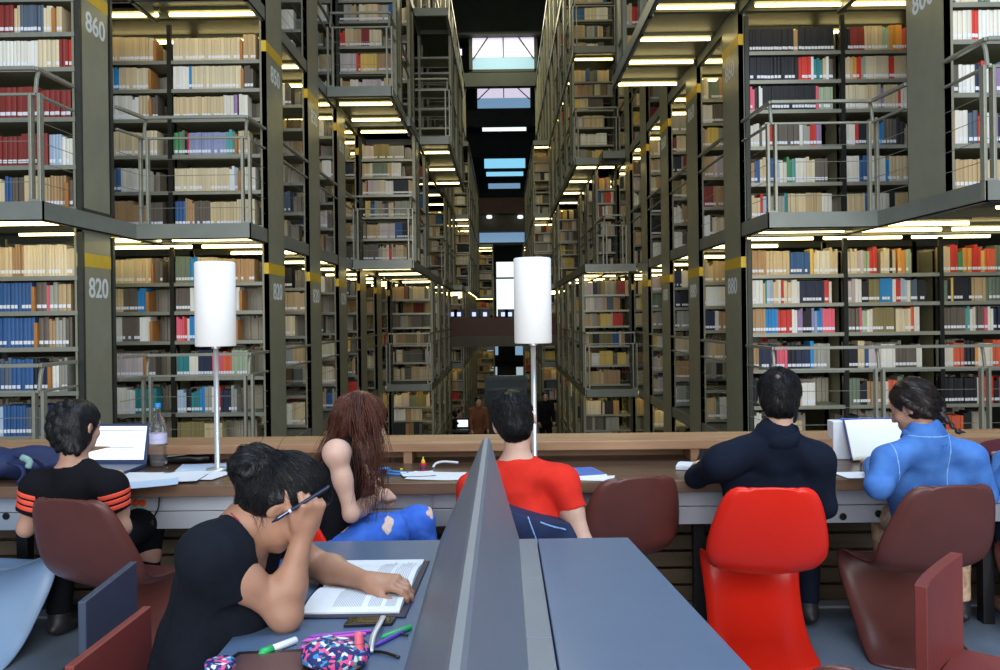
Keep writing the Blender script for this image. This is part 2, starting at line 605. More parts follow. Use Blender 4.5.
# ================================================================== materials of the stacks
STEEL = mat('olive_steel', (0.235, 0.225, 0.125), 0.42, 0.0, 0.06, 6)
STEEL2 = mat('grey_green_steel', (0.275, 0.270, 0.185), 0.38, 0.1, 0.06, 5)
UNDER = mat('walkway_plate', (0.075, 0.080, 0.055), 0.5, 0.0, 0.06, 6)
DARK = mat('dark_steel', (0.042, 0.045, 0.034), 0.45, 0.2, 0.1, 9)
SHELF = mat('shelf_steel', (0.26, 0.255, 0.155), 0.4, 0.0, 0.05, 8)
RAILM = mat('galvanised_rail', (0.32, 0.32, 0.25), 0.35, 0.35, 0.06, 20)
FASC = mat('fascia_steel', (0.215, 0.23, 0.195), 0.35, 0.2, 0.06, 6)
YEL = mat('yellow_stripe', (0.72, 0.46, 0.03), 0.5, 0, 0.06, 12)
WHITEP = mat('white_lettering', (0.80, 0.82, 0.80), 0.5, 0, 0, 1)
TUBE = mat('fluorescent_glow', (1, 0.95, 0.7), 0.5, 0, 0, 1, emit=(1.0, 0.80, 0.34), estr=6.0)
BOOKM = mat('book_covers', (0.5, 0.5, 0.5), 0.55, 0, 0, 1, attr='Col')
WOODEND = mat('bookend_wood', (0.46, 0.19, 0.045), 0.5, 0, 0.15, 6, stretch=(8, 8, 1))
DARKROOF = mat('dark_roof', (0.045, 0.055, 0.050), 0.6, 0, 0.15, 1.5)
CONC = mat('concrete', (0.10, 0.092, 0.075), 0.7, 0, 0.12, 3)
BROWNW = mat('brown_wood_parapet', (0.075, 0.024, 0.012), 0.5, 0, 0.2, 2)

H = 2.33
Z0 = 0.10
def zf(k): return Z0 + H * k
REL = [0.05, 0.42, 0.80, 1.18, 1.49, 1.79]
REL_UP = [0.05, 0.41, 0.82, 1.25, 1.55, 1.85]       # the nearest upper bays have taller shelves
ROWS = {2 + i: 8.9 + 1.9 * i for i in range(18)}
DEP = 0.65
LVLS = [-1, 0, 1, 2, 3, 4]
XI = {-1: 2.445, 1: 2.50}      # inner face of the regular rows
ORD = ['zeroth', 'first', 'second', 'third', 'fourth', 'fifth', 'sixth', 'seventh', 'eighth', 'ninth', 'tenth', 'eleventh', 'twelfth',
       'thirteenth', 'fourteenth', 'fifteenth', 'sixteenth', 'seventeenth', 'eighteenth', 'nineteenth', 'twentieth']
SIDE = {-1: 'left', 1: 'right'}
LNAME = {-1: 'basement storey', 0: 'lower storey', 1: 'second storey', 2: 'third storey', 3: 'fourth storey', 4: 'fifth storey'}

# cantilevered boxes: (side, levels, first row, last row, inner x, front edge)
BLOCKS = [(-1, [2], 6, 8, .92, 15.4), (-1, [1], 5, 6, 1.455, 13.9), (-1, [2, 3, 4], 4, 17, 1.52, 12.0), (-1, [1], 9, 11, 1.45, 21.4), (-1, [1, 2], 12, 17, 1.02, 27.2), (-1, [-1, 0], 7, 10, 1.50, 17.6),
          (-1, [-1, 0], 11, 17, 1.18, 25.3), (1, [2, 3], 2, 3, 1.55, 8.15), (1, [2, 3, 4], 7, 17, 1.54, 17.7), (1, [1], 7, 9, 2.02, 17.0), (1, [1], 10, 11, 1.56, 23.4),
          (1, [1, 2], 12, 17, 1.02, 27.2), (1, [-1, 0], 6, 10, 1.52, 15.8), (1, [-1, 0], 11, 17, 1.15, 25.3),
          (-1, [-1, 0, 1], 18, 19, .40, 38.6), (1, [-1, 0, 1], 18, 19, .95, 38.6), (-1, [2], 18, 19, 1.1, 38.6), (1, [2], 18, 19, 1.1, 38.6)]
def visible_level(k, y):
    """does any of the storey k at distance y fall inside the picture"""
    top = EYE + 316 * y / F + .1; bot = EYE - 0.142 * y
    return zf(k) < top and zf(k + 1) > bot

# ================================================================== bookcases
BC_CACHE = {}
def bookcase_mesh(wd):
    mb = MB()
    bookcase_uprights(mb, wd, 0); bookcase_uprights(mb, wd, 1)
    for z in REL: shelf_geo(mb, wd, z)
    return mb
def bookcase_uprights(mb, wd, side):
    x = 0.0 if side == 0 else wd
    for y in (0.015, DEP - 0.055):
        mb.boxb(x - .022, x + .022, y, y + .04, 0, H - .16, mi=1)
    mb.boxb(x - .012, x + .012, .18, DEP - .18, .3, H - .3, mi=0)
    mb.boxb(x - .022, x + .022, .015, DEP - .015, 0, .05, mi=1)
def shelf_geo(mb, wd, z):
    mb.boxb(.024, wd - .024, .02, DEP - .02, z - .022, z, mi=0)
    mb.boxb(.024, wd - .024, .012, .02, z - .034, z + .004, mi=2)
    mb.boxb(.024, wd - .024, DEP - .02, DEP - .012, z - .034, z + .004, mi=2)

def bookcase(x0, wd, yf, k, label, detail=False, group=None, rel=REL):
    key = (round(wd, 3), detail, rel[1])
    loc = (x0, yf, zf(k))
    if key not in BC_CACHE:
        if detail:
            root = thing('bookcase', label, 'bookcase', (0, 0, 0))
            for s_ in (0, 1):
                m = MB(); bookcase_uprights(m, wd, s_); m.build('upright', [STEEL, DARK, SHELF], root, local=True)
            for z in rel:
                m = MB(); shelf_geo(m, wd, z); m.build('shelf', [SHELF, DARK, RAILM], root, local=True)
        else:
            root = bookcase_mesh(wd).build('bookcase', [SHELF, DARK, RAILM], local=True)
            tag(root, label, 'bookcase')
        BC_CACHE[key] = root
        o = root
        o.location = loc
    else:
        o = dup(BC_CACHE[key], loc, None, label)
    if group: o['group'] = group
    return o

# ================================================================== books
PAL = dict(c=(.62,.52,.34), C=(.68,.62,.46), w=(.72,.72,.68), W=(.80,.82,.82), s=(.09,.13,.20), b=(.03,.11,.33), B=(.02,.24,.62), u=(.38,.52,.74),
           m=(.24,.035,.03), r=(.62,.045,.03), R=(.74,.13,.06), p=(.76,.12,.20), k=(.014,.016,.022), n=(.02,.03,.075), g=(.33,.34,.32), d=(.13,.115,.10),
           t=(.42,.27,.14), T=(.50,.38,.22), l=(.55,.50,.55), v=(.30,.20,.42), e=(.03,.24,.28), E=(.10,.36,.40), G=(.06,.26,.11), q=(.36,.46,.34),
           o=(.72,.33,.06), y=(.74,.55,.14), x=(.24,.21,.09), z=(.27,.32,.58), f=(.16,.22,.17))
CNAME = dict(c='cream', C='pale cream', w='white', W='white', s='slate blue', b='blue', B='bright blue', u='pale blue', m='dark red', r='red', R='orange-red', p='pink',
             k='black', n='navy', g='grey', d='dark brown', t='tan', T='beige', l='lilac grey', v='purple', e='teal', E='turquoise', G='green', q='pale green',
             o='orange', y='yellow', x='olive', z='periwinkle blue', f='dark green')
FARMIX = 'ccccCCCwwTTTTttdddggksbrmxnfyWxlgk'
books = []       # dicts of every book on the near bookcases
ends = []
def fill(u, k, si, spec=None, rnd=RND, back=False, mix=FARMIX, until=None):
    """u: dict(x0,w,yf,name); one shelf of books in world coordinates"""
    x = u['x0'] + .035; x1 = u['x0'] + u['w'] - .035
    rel = REL_UP if u.get('id') in ('A1', 'D1') else REL
    z = zf(k) + rel[si]
    clear = (rel[si + 1] - rel[si] - .05) if si < 5 else .33
    if spec is None:
        spec = []
        left = 1.0 if rnd.random() < .4 else rnd.uniform(.72, .97)
        while left > 0.01:
            f = min(left, rnd.choice([.03, .05, .08, .1, .15, .2, .3]))
            spec.append((rnd.choice(mix), f)); left -= f
    tot = x1 - x
    idx = 0
    for c, f in spec:
        xe = min(x + f * tot, x1 + .001)
        if c == '_': x = xe; continue
        if c == '|':
            ends.append(dict(x=x, w=.028, y=u['yf'] + .03, z=z, u=u, k=k, si=si)); x += .032; continue
        big = c in 'mks' and f > .2
        thick = rnd.uniform(.042, .05) if (c == 'm' and f > .2) else (rnd.uniform(.026, .036) if f > .1 else rnd.uniform(.022, .04))
        hh = min(clear, rnd.uniform(.235, .285))
        vary = f < .12
        n = max(1, int(round((xe - x) / thick))); th = (xe - x) / n
        for i in range(n):
            h = min(clear, hh * (rnd.uniform(.88, 1.08) if vary else rnd.uniform(.985, 1.01)))
            base = PAL[c]; j = rnd.uniform(.86, 1.1)
            colr = tuple(min(.88, q * j * t_) for q, t_ in zip(base, (1.12, 1.04, .88)))  # warm tint of the stack lighting is put into the cover colours
            idx += 1
            books.append(dict(x=x, w=th * .94, h=h, d=rnd.uniform(.15, .19), y=u['yf'] + .035 + rnd.uniform(0, .012), z=z, c=colr, cc=c, u=u, k=k, si=si,
                              lab=rnd.random() < .88, i=idx, back=back, lean=0.0))
            x += th
        x = xe

def back_fill(u, k, si):
    n0 = len(books)
    fill(u, k, si, None, RND, True)
    for b in books[n0:]:
        b['y'] = u['yf'] + DEP - .04 - b['d']; b['back'] = True

def R_(s):
    """'c40 |  t20' -> [(c,.40),('|',0),(t,.20)]"""
    out = []
    for t in s.split():
        out.append((t[0], float(t[1:] or 0) / 100))
    return out

A1 = dict(x0=-4.62, w=1.0, yf=7.27, name='bay left of the 860 pillar', up='upper')
A0 = dict(A1, name='bay left of the 820 pillar', up='lower')
BL1 = dict(x0=-4.47, w=1.0, yf=8.9, name='narrow bay right of the 860 pillar')
BR1 = dict(x0=-3.47, w=1.0, yf=8.9, name='upper bay above the left lamp')
BL0 = dict(BL1, name='narrow bay right of the 820 pillar')
BR0 = dict(BR1, name='lower bay behind the left lamp')
CL1 = dict(x0=2.58, w=1.0, yf=8.85, name='upper bay above the dark-shirted man')
CM1 = dict(x0=3.58, w=1.0, yf=8.85, name='upper bay left of the 800 pillar')
CL0 = dict(CL1, name='lower bay above the dark-shirted man')
CM0 = dict(CM1, name='lower bay above the denim jacket')
CR0 = dict(x0=4.58, w=1.0, yf=8.85, name='lower bay at the far right')
D1 = dict(x0=3.62, w=1.0, yf=6.85, name='bay right of the 800 pillar')
NEAR = [
 (('A1',A1,1), ['T8 c16 C10 b6 d12 c12 T12 t14 | d7', 'm50 m24 _1 u12 W10', 'm66 m30', 'w30 W36 C20 m8 r5', 'm44 c6 s22 C8 | c5', 'c90']),
 (('A0',A0,0), ['w20 u24 W12 u14 w10', 'u30 b20 s14 n12 | w6 g9', 'b28 s10 b20 k6 n8 | W6 g8', 'b60 | d9 t6 g10 d6', 'b58 | d10 p2 g8 T12', 'c40 t10 C40 c8']),
 (('BL1',BL1,1), ['t60 t20 d14', 's42 b5 w18 W12', 'c60 c12 C16', 'w60 W8 c12 | d6', 'c40 B6 c20 C14 |', 'c50 c30 C6 |']),
 (('BR1',BR1,1), ['b12 t10 d18 c30 C20', 'C62 W6 u4 | w16', 'G9 f3 k3 r2 z42 E10 | c12', 'c56 w12 v4 _2 w10', 'W18 B3 C56 | d10', 'C76 | T14']),
 (('BL0',BL0,0), ['w20 c30', 'w30 w20 W10 e24', 'T40 l30 | d10', 'w46 d20 W12 |', 'c48 d16 B10 |', 'C60 c20 | d9']),
 (('BR0',BR0,0), ['x30 c20', 'u10 k6 e9 B6 g8 W6 r4 n12 g6', 'e14 w10 n16 p12 R10 q18', 'p9 r3 w3 B14 W6 c12 W20 |', 'd16 W14 s8 k8 g10 W16 |', 'f16 B9 c22 T20 t22']),
 (('CL1',CL1,1), ['c10 r3 u8 g16 e4 c20 T18 w12', 't4 b6 c10 b6 u6 w8 G6 E4 w12 C10 d14', 'w10 _3 W8 r4 d30 W4 g8 r7 v6', 'p5 k5 W4 k60 p3 q16', 'k55 r14 W3 e10 c4 W3 d5', 'k50 t5 k40']),
 (('CM1',CM1,1), ['c20 b8 w20 k6 T20', 'w14 b10 G4 w16 B4 c20 T20', 'w10 r4 k14 c8 B6 d14 k10', 'C22 c14 g4 v3 c16 r3 w12', 'c8 o5 r5 q5 C26 r6 c16', 'k6 m16 c20 q8 o14 R8']),
 (('CL0',CL0,0), ['w8 d12 B4 W20 c10', 'k8 w10 u14 p4 E9 W24', 't6 n20 p12 k10 n16 B4 g18', 't14 B14 r16 W6 v6 k10 z6 B6 p14', 'W12 c2 e2 u7 c6 W3 r3 C9 W9 n28 r5 w3', 't16 c26 _1 b22 y4 C4 w14 c9']),
 (('CM0',CM0,0), ['k10 w20', 'f12 k8 t20 w4 R10 f6 g10 W10', 'k10 c8 b4 l14 W16 d24 W6', 'd12 p3 q6 w6 x24 _2 C17 R4 W6', 'l8 W7 k8 x12 B15 W4 r5 u7 w4 s8 k10', 'C10 l8 q6 r9 _4 C10 k3 c4 _2 o9 q6']),
 (('CR0',CR0,0), ['R20 k10', 'k36 w5 r14 k6 r14', 'w10 R12 k12 o4 w16 R12', 'd24 E5 w6 d10 p4 W6 n10 d20', 'f4 k4 y3 k20 T16 f20 k16', 'c8 r8 G6 o10 r10 y4 R12 f20']),
 (('D1',D1,1), ['T30 c20 n6 w12', 'o3 W12 s8 r4 W10 v4 n12 w12', 'o3 d4 W14 n6 r3 W10 v4 u6 w10', 'o3 w16 r6 W20 w10 s20', 'o3 s2 C20 f10 W20 w20', 'W20 c30 w20 T20']),
]
for (nm, u, k), shelves in NEAR:
    u['id'] = nm
    for si, sp in enumerate(shelves):
        fill(u, k, si, R_(sp))
        back_fill(u, k, si)
BAYS = [(A1, 1), (A0, 0), (BL1, 1), (BR1, 1), (BL0, 0), (BR0, 0), (CL1, 1), (CM1, 1), (CL0, 0), (CM0, 0), (CR0, 0), (D1, 1)]
bl_labels = ['tall steel bookcase full of cream and dark red volumes, bay left of the 860 pillar', 'steel bookcase with blue book sets and wooden bookends, left of the 820 pillar',
  'steel bookcase of cream sets, narrow bay right of the 860 pillar', 'steel bookcase of cream sets and one periwinkle set, above the left lamp',
  'steel bookcase, narrow bay right of the 820 pillar, above the water bottle', 'steel bookcase partly hidden behind the left lamp shade',
  'steel bookcase with three shelves of black volumes, right upper storey', 'steel bookcase beside the black sets, just left of the 800 pillar',
  'steel bookcase of mixed bright books above the dark-shirted man', 'steel bookcase with a blue set above the girl in denim',
  'steel bookcase with red books at the lower right edge', 'steel bookcase of white books right of the 800 pillar, upper right corner']
for (u, k), lb in zip(BAYS, bl_labels):
    bookcase(u['x0'], u['w'], u['yf'], k, lb, True, None, REL_UP if u is A1 or u is D1 else REL)

# ---- far rows
def far_case(s_, row, k, xin, wd, where):
    x0 = -xin - wd if s_ < 0 else xin
    yf = ROWS[row]
    bookcase(x0 + (-.03 if s_ < 0 else .03), wd, yf, k,
             'steel bookcase, %s, %s side, %s row back, %s' % (LNAME[k], SIDE[s_], ORD[row], where), False, 'bookcases deep in the stacks')
    u = dict(x0=x0 + (-.03 if s_ < 0 else .03), w=wd, yf=yf, name='far')
    for si in range(6):
        if RND.random() < .06 or (s_ < 0 and k == 2 and 6 <= row <= 8 and xin < 1): continue
        fill(u, k, si)
        if row <= 5: back_fill(u, k, si)
def has_block(s_, k, row):
    c = [b for b in BLOCKS if b[0] == s_ and k in b[1] and b[2] <= row <= b[3]]
    return min(c, key=lambda b: b[4]) if c else None
lamps_at = []
for s_ in (-1, 1):
    for row, y in ROWS.items():
        for k in LVLS:
            if not visible_level(k, y): continue
            if k == 4 and row > 14: continue
            b = has_block(s_, k, row)
            if row == 2 and k in (0, 1):
                pass
            else:
                far_case(s_, row, k, XI[s_], 1.0 if row < 8 else .9, 'main stack')
            if b:
                far_case(s_, row, k, b[4], XI[s_] - b[4] - .05, 'overhanging box')
            lamps_at.append((s_, row, k, b[4] if b else XI[s_]))

# ---- the books themselves
def book_geo(mb, b, simple):
    x0, x1 = b['x'], b['x'] + b['w']; y0, y1 = b['y'], b['y'] + b['d']; z0, z1 = b['z'], b['z'] + b['h']
    c = b['c']
    if simple:
        if b['back']: mb.add([(x0,y0,z0),(x1,y0,z0),(x1,y1,z0),(x0,y1,z0),(x0,y0,z1),(x1,y0,z1),(x1,y1,z1),(x0,y1,z1)], [(0,1,5,4),(2,3,7,6),(4,5,6,7),(3,0,4,7),(1,2,6,5)], col=(.55,.5,.4))
        else: mb.add([(x0,y0,z0),(x1,y0,z0),(x1,y1,z0),(x0,y1,z0),(x0,y0,z1),(x1,y0,z1),(x1,y1,z1),(x0,y1,z1)], [(0,1,5,4),(4,5,6,7),(3,0,4,7),(1,2,6,5),(2,3,7,6)], col=c)
        if b['lab'] and not b['back'] and y0 < 16:
            mb.add([(x0+.001,y0-.0006,z0+.03),(x1-.001,y0-.0006,z0+.03),(x1-.001,y0-.0006,z0+.06),(x0+.001,y0-.0006,z0+.06)], [(0,1,2,3)], col=(.84,.86,.88))
        return
    t = min(.003, b['w'] * .12)
    # boards, rounded spine, page block
    mb.boxb(x0, x0 + t, y0 + .004, y1, z0, z1, col=c); mb.boxb(x1 - t, x1, y0 + .004, y1, z0, z1, col=c)
    n = 4; V = []
    for i in range(n + 1):
        a = i / n
        V += [(x0 + a * (x1 - x0), y0 + .004 - .004 * math.sin(a * PI), z0), (x0 + a * (x1 - x0), y0 + .004 - .004 * math.sin(a * PI), z1)]
    mb.add(V, [(2*i, 2*i+2, 2*i+3, 2*i+1) for i in range(n)] + [tuple(2*i+1 for i in range(n+1)), tuple(2*i for i in range(n, -1, -1))], col=c)
    mb.boxb(x0 + t, x1 - t, y0 + .004, y1 - .004, z0 + .003, z1 - .004, col=(.72, .68, .56))
    if b['lab']:
        V = []
        for i in range(n + 1):
            a = .06 + .88 * i / n
            yy = y0 + .0032 - .004 * math.sin(a * PI)
            V += [(x0 + a * (x1 - x0), yy, z0 + .03), (x0 + a * (x1 - x0), yy, z0 + .06)]
        mb.add(V, [(2*i, 2*i+2, 2*i+3, 2*i+1) for i in range(n)], col=(.84, .86, .88))

cand = []
for b in books:
    if b['back'] or 'id' not in b['u']: continue
    px, py = proj(b['x'] + b['w'] / 2, b['y'], b['z'] + b['h'] / 2)
    if not (3 < px < 997 and 2 < py < 425): continue
    u_ = b['u']['id']
    if u_ in ('BL1', 'BL0') and px < 114: continue
    if u_ in ('CM1',) and px > 908: continue
    if u_ == 'CR0' and px < 946: continue
    if u_ == 'A1' and 22 < px < 38 or u_ == 'BR0' and 196 < px < 238: continue
    if u_ == 'A0' and py > 380 and px > 48: continue
    cand.append((b['w'] * b['h'] / b['y'] ** 2, id(b), b))
cand.sort(key=lambda t: (-t[0], t[1]))
near300 = {id(t[2]) for t in cand[:296]}
SH = {0: 'bottom', 1: 'second', 2: 'third', 3: 'fourth', 4: 'fifth', 5: 'top'}
def nth(i):
    if i <= 20: return ORD[i]
    if i == 30: return 'thirtieth'
    if i == 40: return 'fortieth'
    t = {2: 'twenty', 3: 'thirty', 4: 'forty'}[i // 10]
    return t + '-' + ORD[i % 10]
mbs = MB()
for b in books:
    if id(b) in near300:
        m = MB(); book_geo(m, b, False)
        o = m.build('book', [BOOKM])
        where = b['u']['name'] + (' ' if 'bay' in b['u']['name'] else '')
        sh = SH[b['si']] + (' shelf up' if b['si'] in (1, 2, 3, 4) else ' shelf')
        tag(o, '%s book, %s from left, %s, %s' % (CNAME[b['cc']], nth(b['i']), sh, b['u']['name']), 'book', 'books on the nearest shelves')
    else:
        book_geo(mbs, b, True)
tag(mbs.build('packed_books', [BOOKM]), 'rows of packed books filling all the deeper shelves of the stacks', 'books', None, 'stuff')
for e in ends:
    m = MB(); m.boxb(e['x'], e['x'] + e['w'], e['y'] - .01, e['y'] + .19, e['z'], e['z'] + .215)
    o = m.build('bookend', [WOODEND], bevel=.003)
    tag(o, 'orange-brown wooden bookend on the %s shelf%s, %s' % (SH[e['si']], ' up' if 0 < e['si'] < 5 else '', e['u']['name']), 'bookend', 'wooden bookends')

# ================================================================== pillars with stripes and numbers
def number(txt, loc, s_, parent, size):
    cu = bpy.data.curves.new('number', 'FONT'); cu.body = txt; cu.size = size; cu.align_x = 'CENTER'; cu.align_y = 'CENTER'; cu.extrude = .0008; cu.offset = .004
    cu.materials.append(WHITEP)
    o = bpy.data.objects.new('number', cu); COL.objects.link(o)
    o.rotation_euler = (PI / 2, 0, PI / 2) if s_ < 0 else (PI / 2, 0, -PI / 2)
    o.parent = parent
    o.location = Vector(loc) - parent.location
    return o
def pillar(s_, x, y0, y1, z0, z1, nums, stripes, idx):
    m = MB(); t = .05
    xa, xb = (x - t, x) if s_ < 0 else (x, x + t)
    m.boxb(xa, xb, y0, y1, z0, z1)
    for yy in (y0 + .004, y1 - .004):       # folded flanges of the steel panel
        m.boxb(xa - .02 * (s_ < 0), xb + .02 * (s_ > 0), yy - .004, yy + .004, z0, z1)
    o = struct(m.build('pillar', [STEEL2]))
    for k in stripes:
        zc = zf(k) + 1.93
        sm = MB(); xs = x + .0015 if s_ < 0 else x - .0015
        sm.boxb(min(xs, x), max(xs, x), y0 + .002, y1 - .002, zc - .055, zc + .06)
        # the folded front edge carries the stripe round the corner
        sm.boxb(xa, xb, y0 - .0015, y0, zc - .055, zc + .06)
        sm.build('stripe', [YEL], o)
        if k in nums:
            number(nums[k], (x + .002 if s_ < 0 else x - .002, (y0 + y1) / 2 + (.02), zc - .245), s_, o, .245)
    return o
pillar(-1, -3.6, 7.29, 7.82, -.5, 9.4, {0: '820', 1: '860'}, [0, 1], 1)
pillar(1, 3.57, 6.82, 7.46, zf(1) - .14, 9.4, {1: '800'}, [1], 1)
for row, y in ROWS.items():
    for s_ in (-1, 1):
        zt = 13.5; zb = -2.3
        st = [k for k in (0, 1, 2, 3) if visible_level(k, y)] if row < 10 else []
        nm = {0: '820', 1: '850', 2: '840'} if s_ < 0 else {0: '880', 1: '860', 2: '840'}
        pillar(s_, s_ * XI[s_], y, y + DEP, zb, zt, nm if row < 5 else {}, st, row)
for b in BLOCKS:
    ks = [k for k in b[1]]
    for row in range(b[2], b[3] + 1):
        y = ROWS[row]
        m = MB(); s_ = b[0]; x = b[4] + .02
        z0_, z1_ = zf(min(ks)) - .14, zf(max(ks) + 1)
        m.boxb(min(s_ * x, s_ * (x + .05)), max(s_ * x, s_ * (x + .05)), y, y + .09, z0_, z1_)
        m.boxb(min(s_ * x, s_ * (x + .05)), max(s_ * x, s_ * (x + .05)), y + DEP - .09, y + DEP, z0_, z1_)
        struct(m.build('pillar', [STEEL2]))

# ================================================================== walkway floors
def slab(s_, xin, xout, y0, y1, k, beams, extra=None):
    m = MB(); z = zf(k)
    xin += .007
    a, b = sorted((s_ * xin, s_ * xout))
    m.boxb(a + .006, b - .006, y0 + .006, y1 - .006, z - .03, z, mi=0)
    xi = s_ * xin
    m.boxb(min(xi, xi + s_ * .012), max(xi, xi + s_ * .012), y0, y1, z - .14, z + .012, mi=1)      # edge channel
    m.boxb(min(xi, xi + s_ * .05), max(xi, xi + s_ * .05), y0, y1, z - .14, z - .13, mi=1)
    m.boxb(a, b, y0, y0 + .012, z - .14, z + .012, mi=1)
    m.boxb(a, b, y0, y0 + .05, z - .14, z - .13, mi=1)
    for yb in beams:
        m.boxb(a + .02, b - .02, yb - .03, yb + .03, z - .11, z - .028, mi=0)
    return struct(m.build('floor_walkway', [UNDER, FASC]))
rowsb = [y for y in ROWS.values()]
for k in LVLS + [5]:
    y_vis = 8.0
    for s_ in (-1, 1):
        y0 = (8.3 if s_ < 0 else 8.0)
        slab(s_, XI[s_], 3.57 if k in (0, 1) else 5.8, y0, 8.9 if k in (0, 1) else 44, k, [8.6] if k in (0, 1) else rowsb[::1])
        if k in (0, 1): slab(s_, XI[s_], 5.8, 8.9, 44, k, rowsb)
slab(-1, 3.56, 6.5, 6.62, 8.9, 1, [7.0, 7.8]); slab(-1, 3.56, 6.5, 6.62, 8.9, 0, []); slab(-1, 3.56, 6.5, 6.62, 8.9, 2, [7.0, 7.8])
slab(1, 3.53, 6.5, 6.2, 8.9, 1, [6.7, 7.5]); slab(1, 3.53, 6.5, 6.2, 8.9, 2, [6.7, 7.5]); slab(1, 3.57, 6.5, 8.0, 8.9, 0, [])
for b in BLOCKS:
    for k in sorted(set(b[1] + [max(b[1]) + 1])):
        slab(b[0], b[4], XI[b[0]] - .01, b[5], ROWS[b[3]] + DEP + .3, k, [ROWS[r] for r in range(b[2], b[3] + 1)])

# ================================================================== railings
def railing(pts, k, label, posts=None, name='railing'):
    """pts: polyline in plan; posts at every listed vertex"""
    z = zf(k)
    root = thing(name, label, 'railing', (pts[0][0], pts[0][1], z))
    top = MB(); P3 = [np.array([p[0], p[1], z]) for p in pts]
    for dz, w_ in ((1.06, .042), (.855, .030)):
        for a, b in zip(P3[:-1], P3[1:]):
            top.bar(a + [0, 0, dz], b + [0, 0, dz], w_, w_ * .7)
    top.build('rail', [RAILM], root, bevel=.004)
    wires = MB()
    for dz in (.17, .33, .49, .65):
        for a, b in zip(P3[:-1], P3[1:]): wires.tube([a + [0, 0, dz], b + [0, 0, dz]], .003, 4)
    wires.build('wire', [RAILM], root)
    for i in (posts if posts is not None else range(len(pts))):
        m = MB(); a = P3[i]
        for q in (-.035, .035):
            m.boxb(a[0] + q - .012, a[0] + q + .012, a[1] - .03, a[1] + .03, z - .13, z + .86)
        m.boxb(a[0] - .05, a[0] + .05, a[1] - .035, a[1] + .035, z + .012, z + .03)
        m.tube([a + [0, 0, .86], a + [0, .02, .98], a + [0, .05, 1.05]], .018, 6)
        m.build('post', [RAILM], root, bevel=.003)
    return root
railing([(-4.7, 6.66), (-3.64, 6.66), (-3.62, 7.2)], 1, 'grey steel railing in front of the dark red sets, upper left corner', [1])
railing([(-4.7, 6.66), (-3.64, 6.66), (-3.62, 7.2)], 0, 'grey steel railing behind the braided girl in the black tee', [1])
railing([(-3.57, 7.9), (-3.5, 8.34), (-2.50, 8.34), (-2.47, 8.9)], 1, 'grey steel railing on the walkway above the left lamp', [1, 2])
railing([(-3.57, 7.9), (-3.5, 8.34), (-2.50, 8.34), (-2.47, 8.9)], 0, 'grey steel railing behind the left lamp pole and water bottle', [1, 2])
railing([(2.52, 8.85), (2.56, 8.04), (3.52, 8.04), (3.57, 7.46)], 1, 'grey steel railing on the upper walkway left of the 800 pillar', [1, 2])
railing([(2.54, 8.85), (2.56, 8.04), (3.55, 8.04), (4.55, 8.04), (5.5, 8.04)], 0, 'long grey steel railing behind the dark-shirted man and denim girl', [1, 2, 3])
railing([(3.57, 6.82), (3.58, 6.24), (4.6, 6.24)], 1, 'grey steel railing in the upper right corner beside the 800 pillar', [1])
for s_ in (-1, 1):
    for row in range(2, 7):
        for k in (0, 1, 2):
            if has_block(s_, k, row) or not visible_level(k, ROWS[row] + 1): continue
            x = s_ * (XI[s_] + .02); ya, yb = ROWS[row] + DEP, ROWS[row + 1]
            railing([(x, ya), (x, yb)], k, 'short grey railing between pillars, %s side, %s, %s gap back' % (SIDE[s_], LNAME[k], ORD[row - 1]), [])
for b in BLOCKS:
    for k in b[1]:
        if not visible_level(k, b[5]) : continue
        s_ = b[0]; x = s_ * (b[4] + .04)
        ye = min(ROWS[b[3]] + DEP, b[5] + 7)
        if s_ < 0 and b[2] == 4: ye = 15.2
        railing([(s_ * (XI[s_] - .05), b[5] + .04), (x, b[5] + .04), (x, ye)], k,
                'grey railing of an overhanging box, %s side, %s, from the %s row back' % (SIDE[s_], LNAME[k], ORD[b[2]]), [0, 1])

# ================================================================== fluorescent lights under every floor
LT = {}
TUBES = []
def tube_geo(L, c=(0, 0, 0)):
    a = MB(); a.boxb(c[0] - L / 2, c[0] + L / 2, c[1] - .03, c[1] + .03, c[2] - .035, c[2])
    b = MB(); b.tube([(c[0] - L / 2 + .02, c[1], c[2] - .066), (c[0] + L / 2 - .02, c[1], c[2] - .066)], .0195, 10)
    return a, b
def tube_light(x0, x1, y, k, label):
    px, py = proj((x0 + x1) / 2, y, zf(k) - .1)
    if py < -40 or py > 440: return
    for t in TUBES:                       # one fitting per place
        if t[3] == k and abs(t[2] - y) < .05 and not (x1 < t[0] + .05 or x0 > t[1] - .05): return
    TUBES.append((x0, x1, y, k, label))
def make_tubes():
    rest = [MB(), MB()]
    for n, (x0, x1, y, k, label) in enumerate(sorted(TUBES, key=lambda t: t[2])):
        L = round(x1 - x0, 2); loc = ((x0 + x1) / 2, y, zf(k) - .03)
        if n >= 290:
            m = MB(); m.boxb(loc[0] - L / 2, loc[0] + L / 2, y - .03, y + .03, loc[2] - .035, loc[2], mi=0)
            rest[0].add(m.v, m.f, 0)
            m = MB(); m.tube([(loc[0] - L / 2 + .02, y, loc[2] - .066), (loc[0] + L / 2 - .02, y, loc[2] - .066)], .0195, 8)
            rest[0].add(m.v, m.f, 1)
        elif L not in LT:
            r = thing('fluorescent_light', label, 'ceiling light', loc, 'fluorescent tubes under the walkways')
            a, b = tube_geo(L)
            a.build('fixture', [STEEL], r, local=True); b.build('tube', [TUBE], r, local=True, smooth=True)
            LT[L] = r
        else:
            dup(LT[L], loc, None, label)
    if rest[0].v:
        tag(rest[0].build('fluorescent_lights', [STEEL, TUBE]), 'many small fluorescent tubes under the farthest walkways', 'ceiling lights', None, 'stuff')
def lit(u, k, dy, where):
    tube_light(u['x0'] + .04, u['x0'] + u['w'] - .04, u['yf'] + dy, k + 1, 'warm fluorescent tube %s the %s' % (where, u['name']))
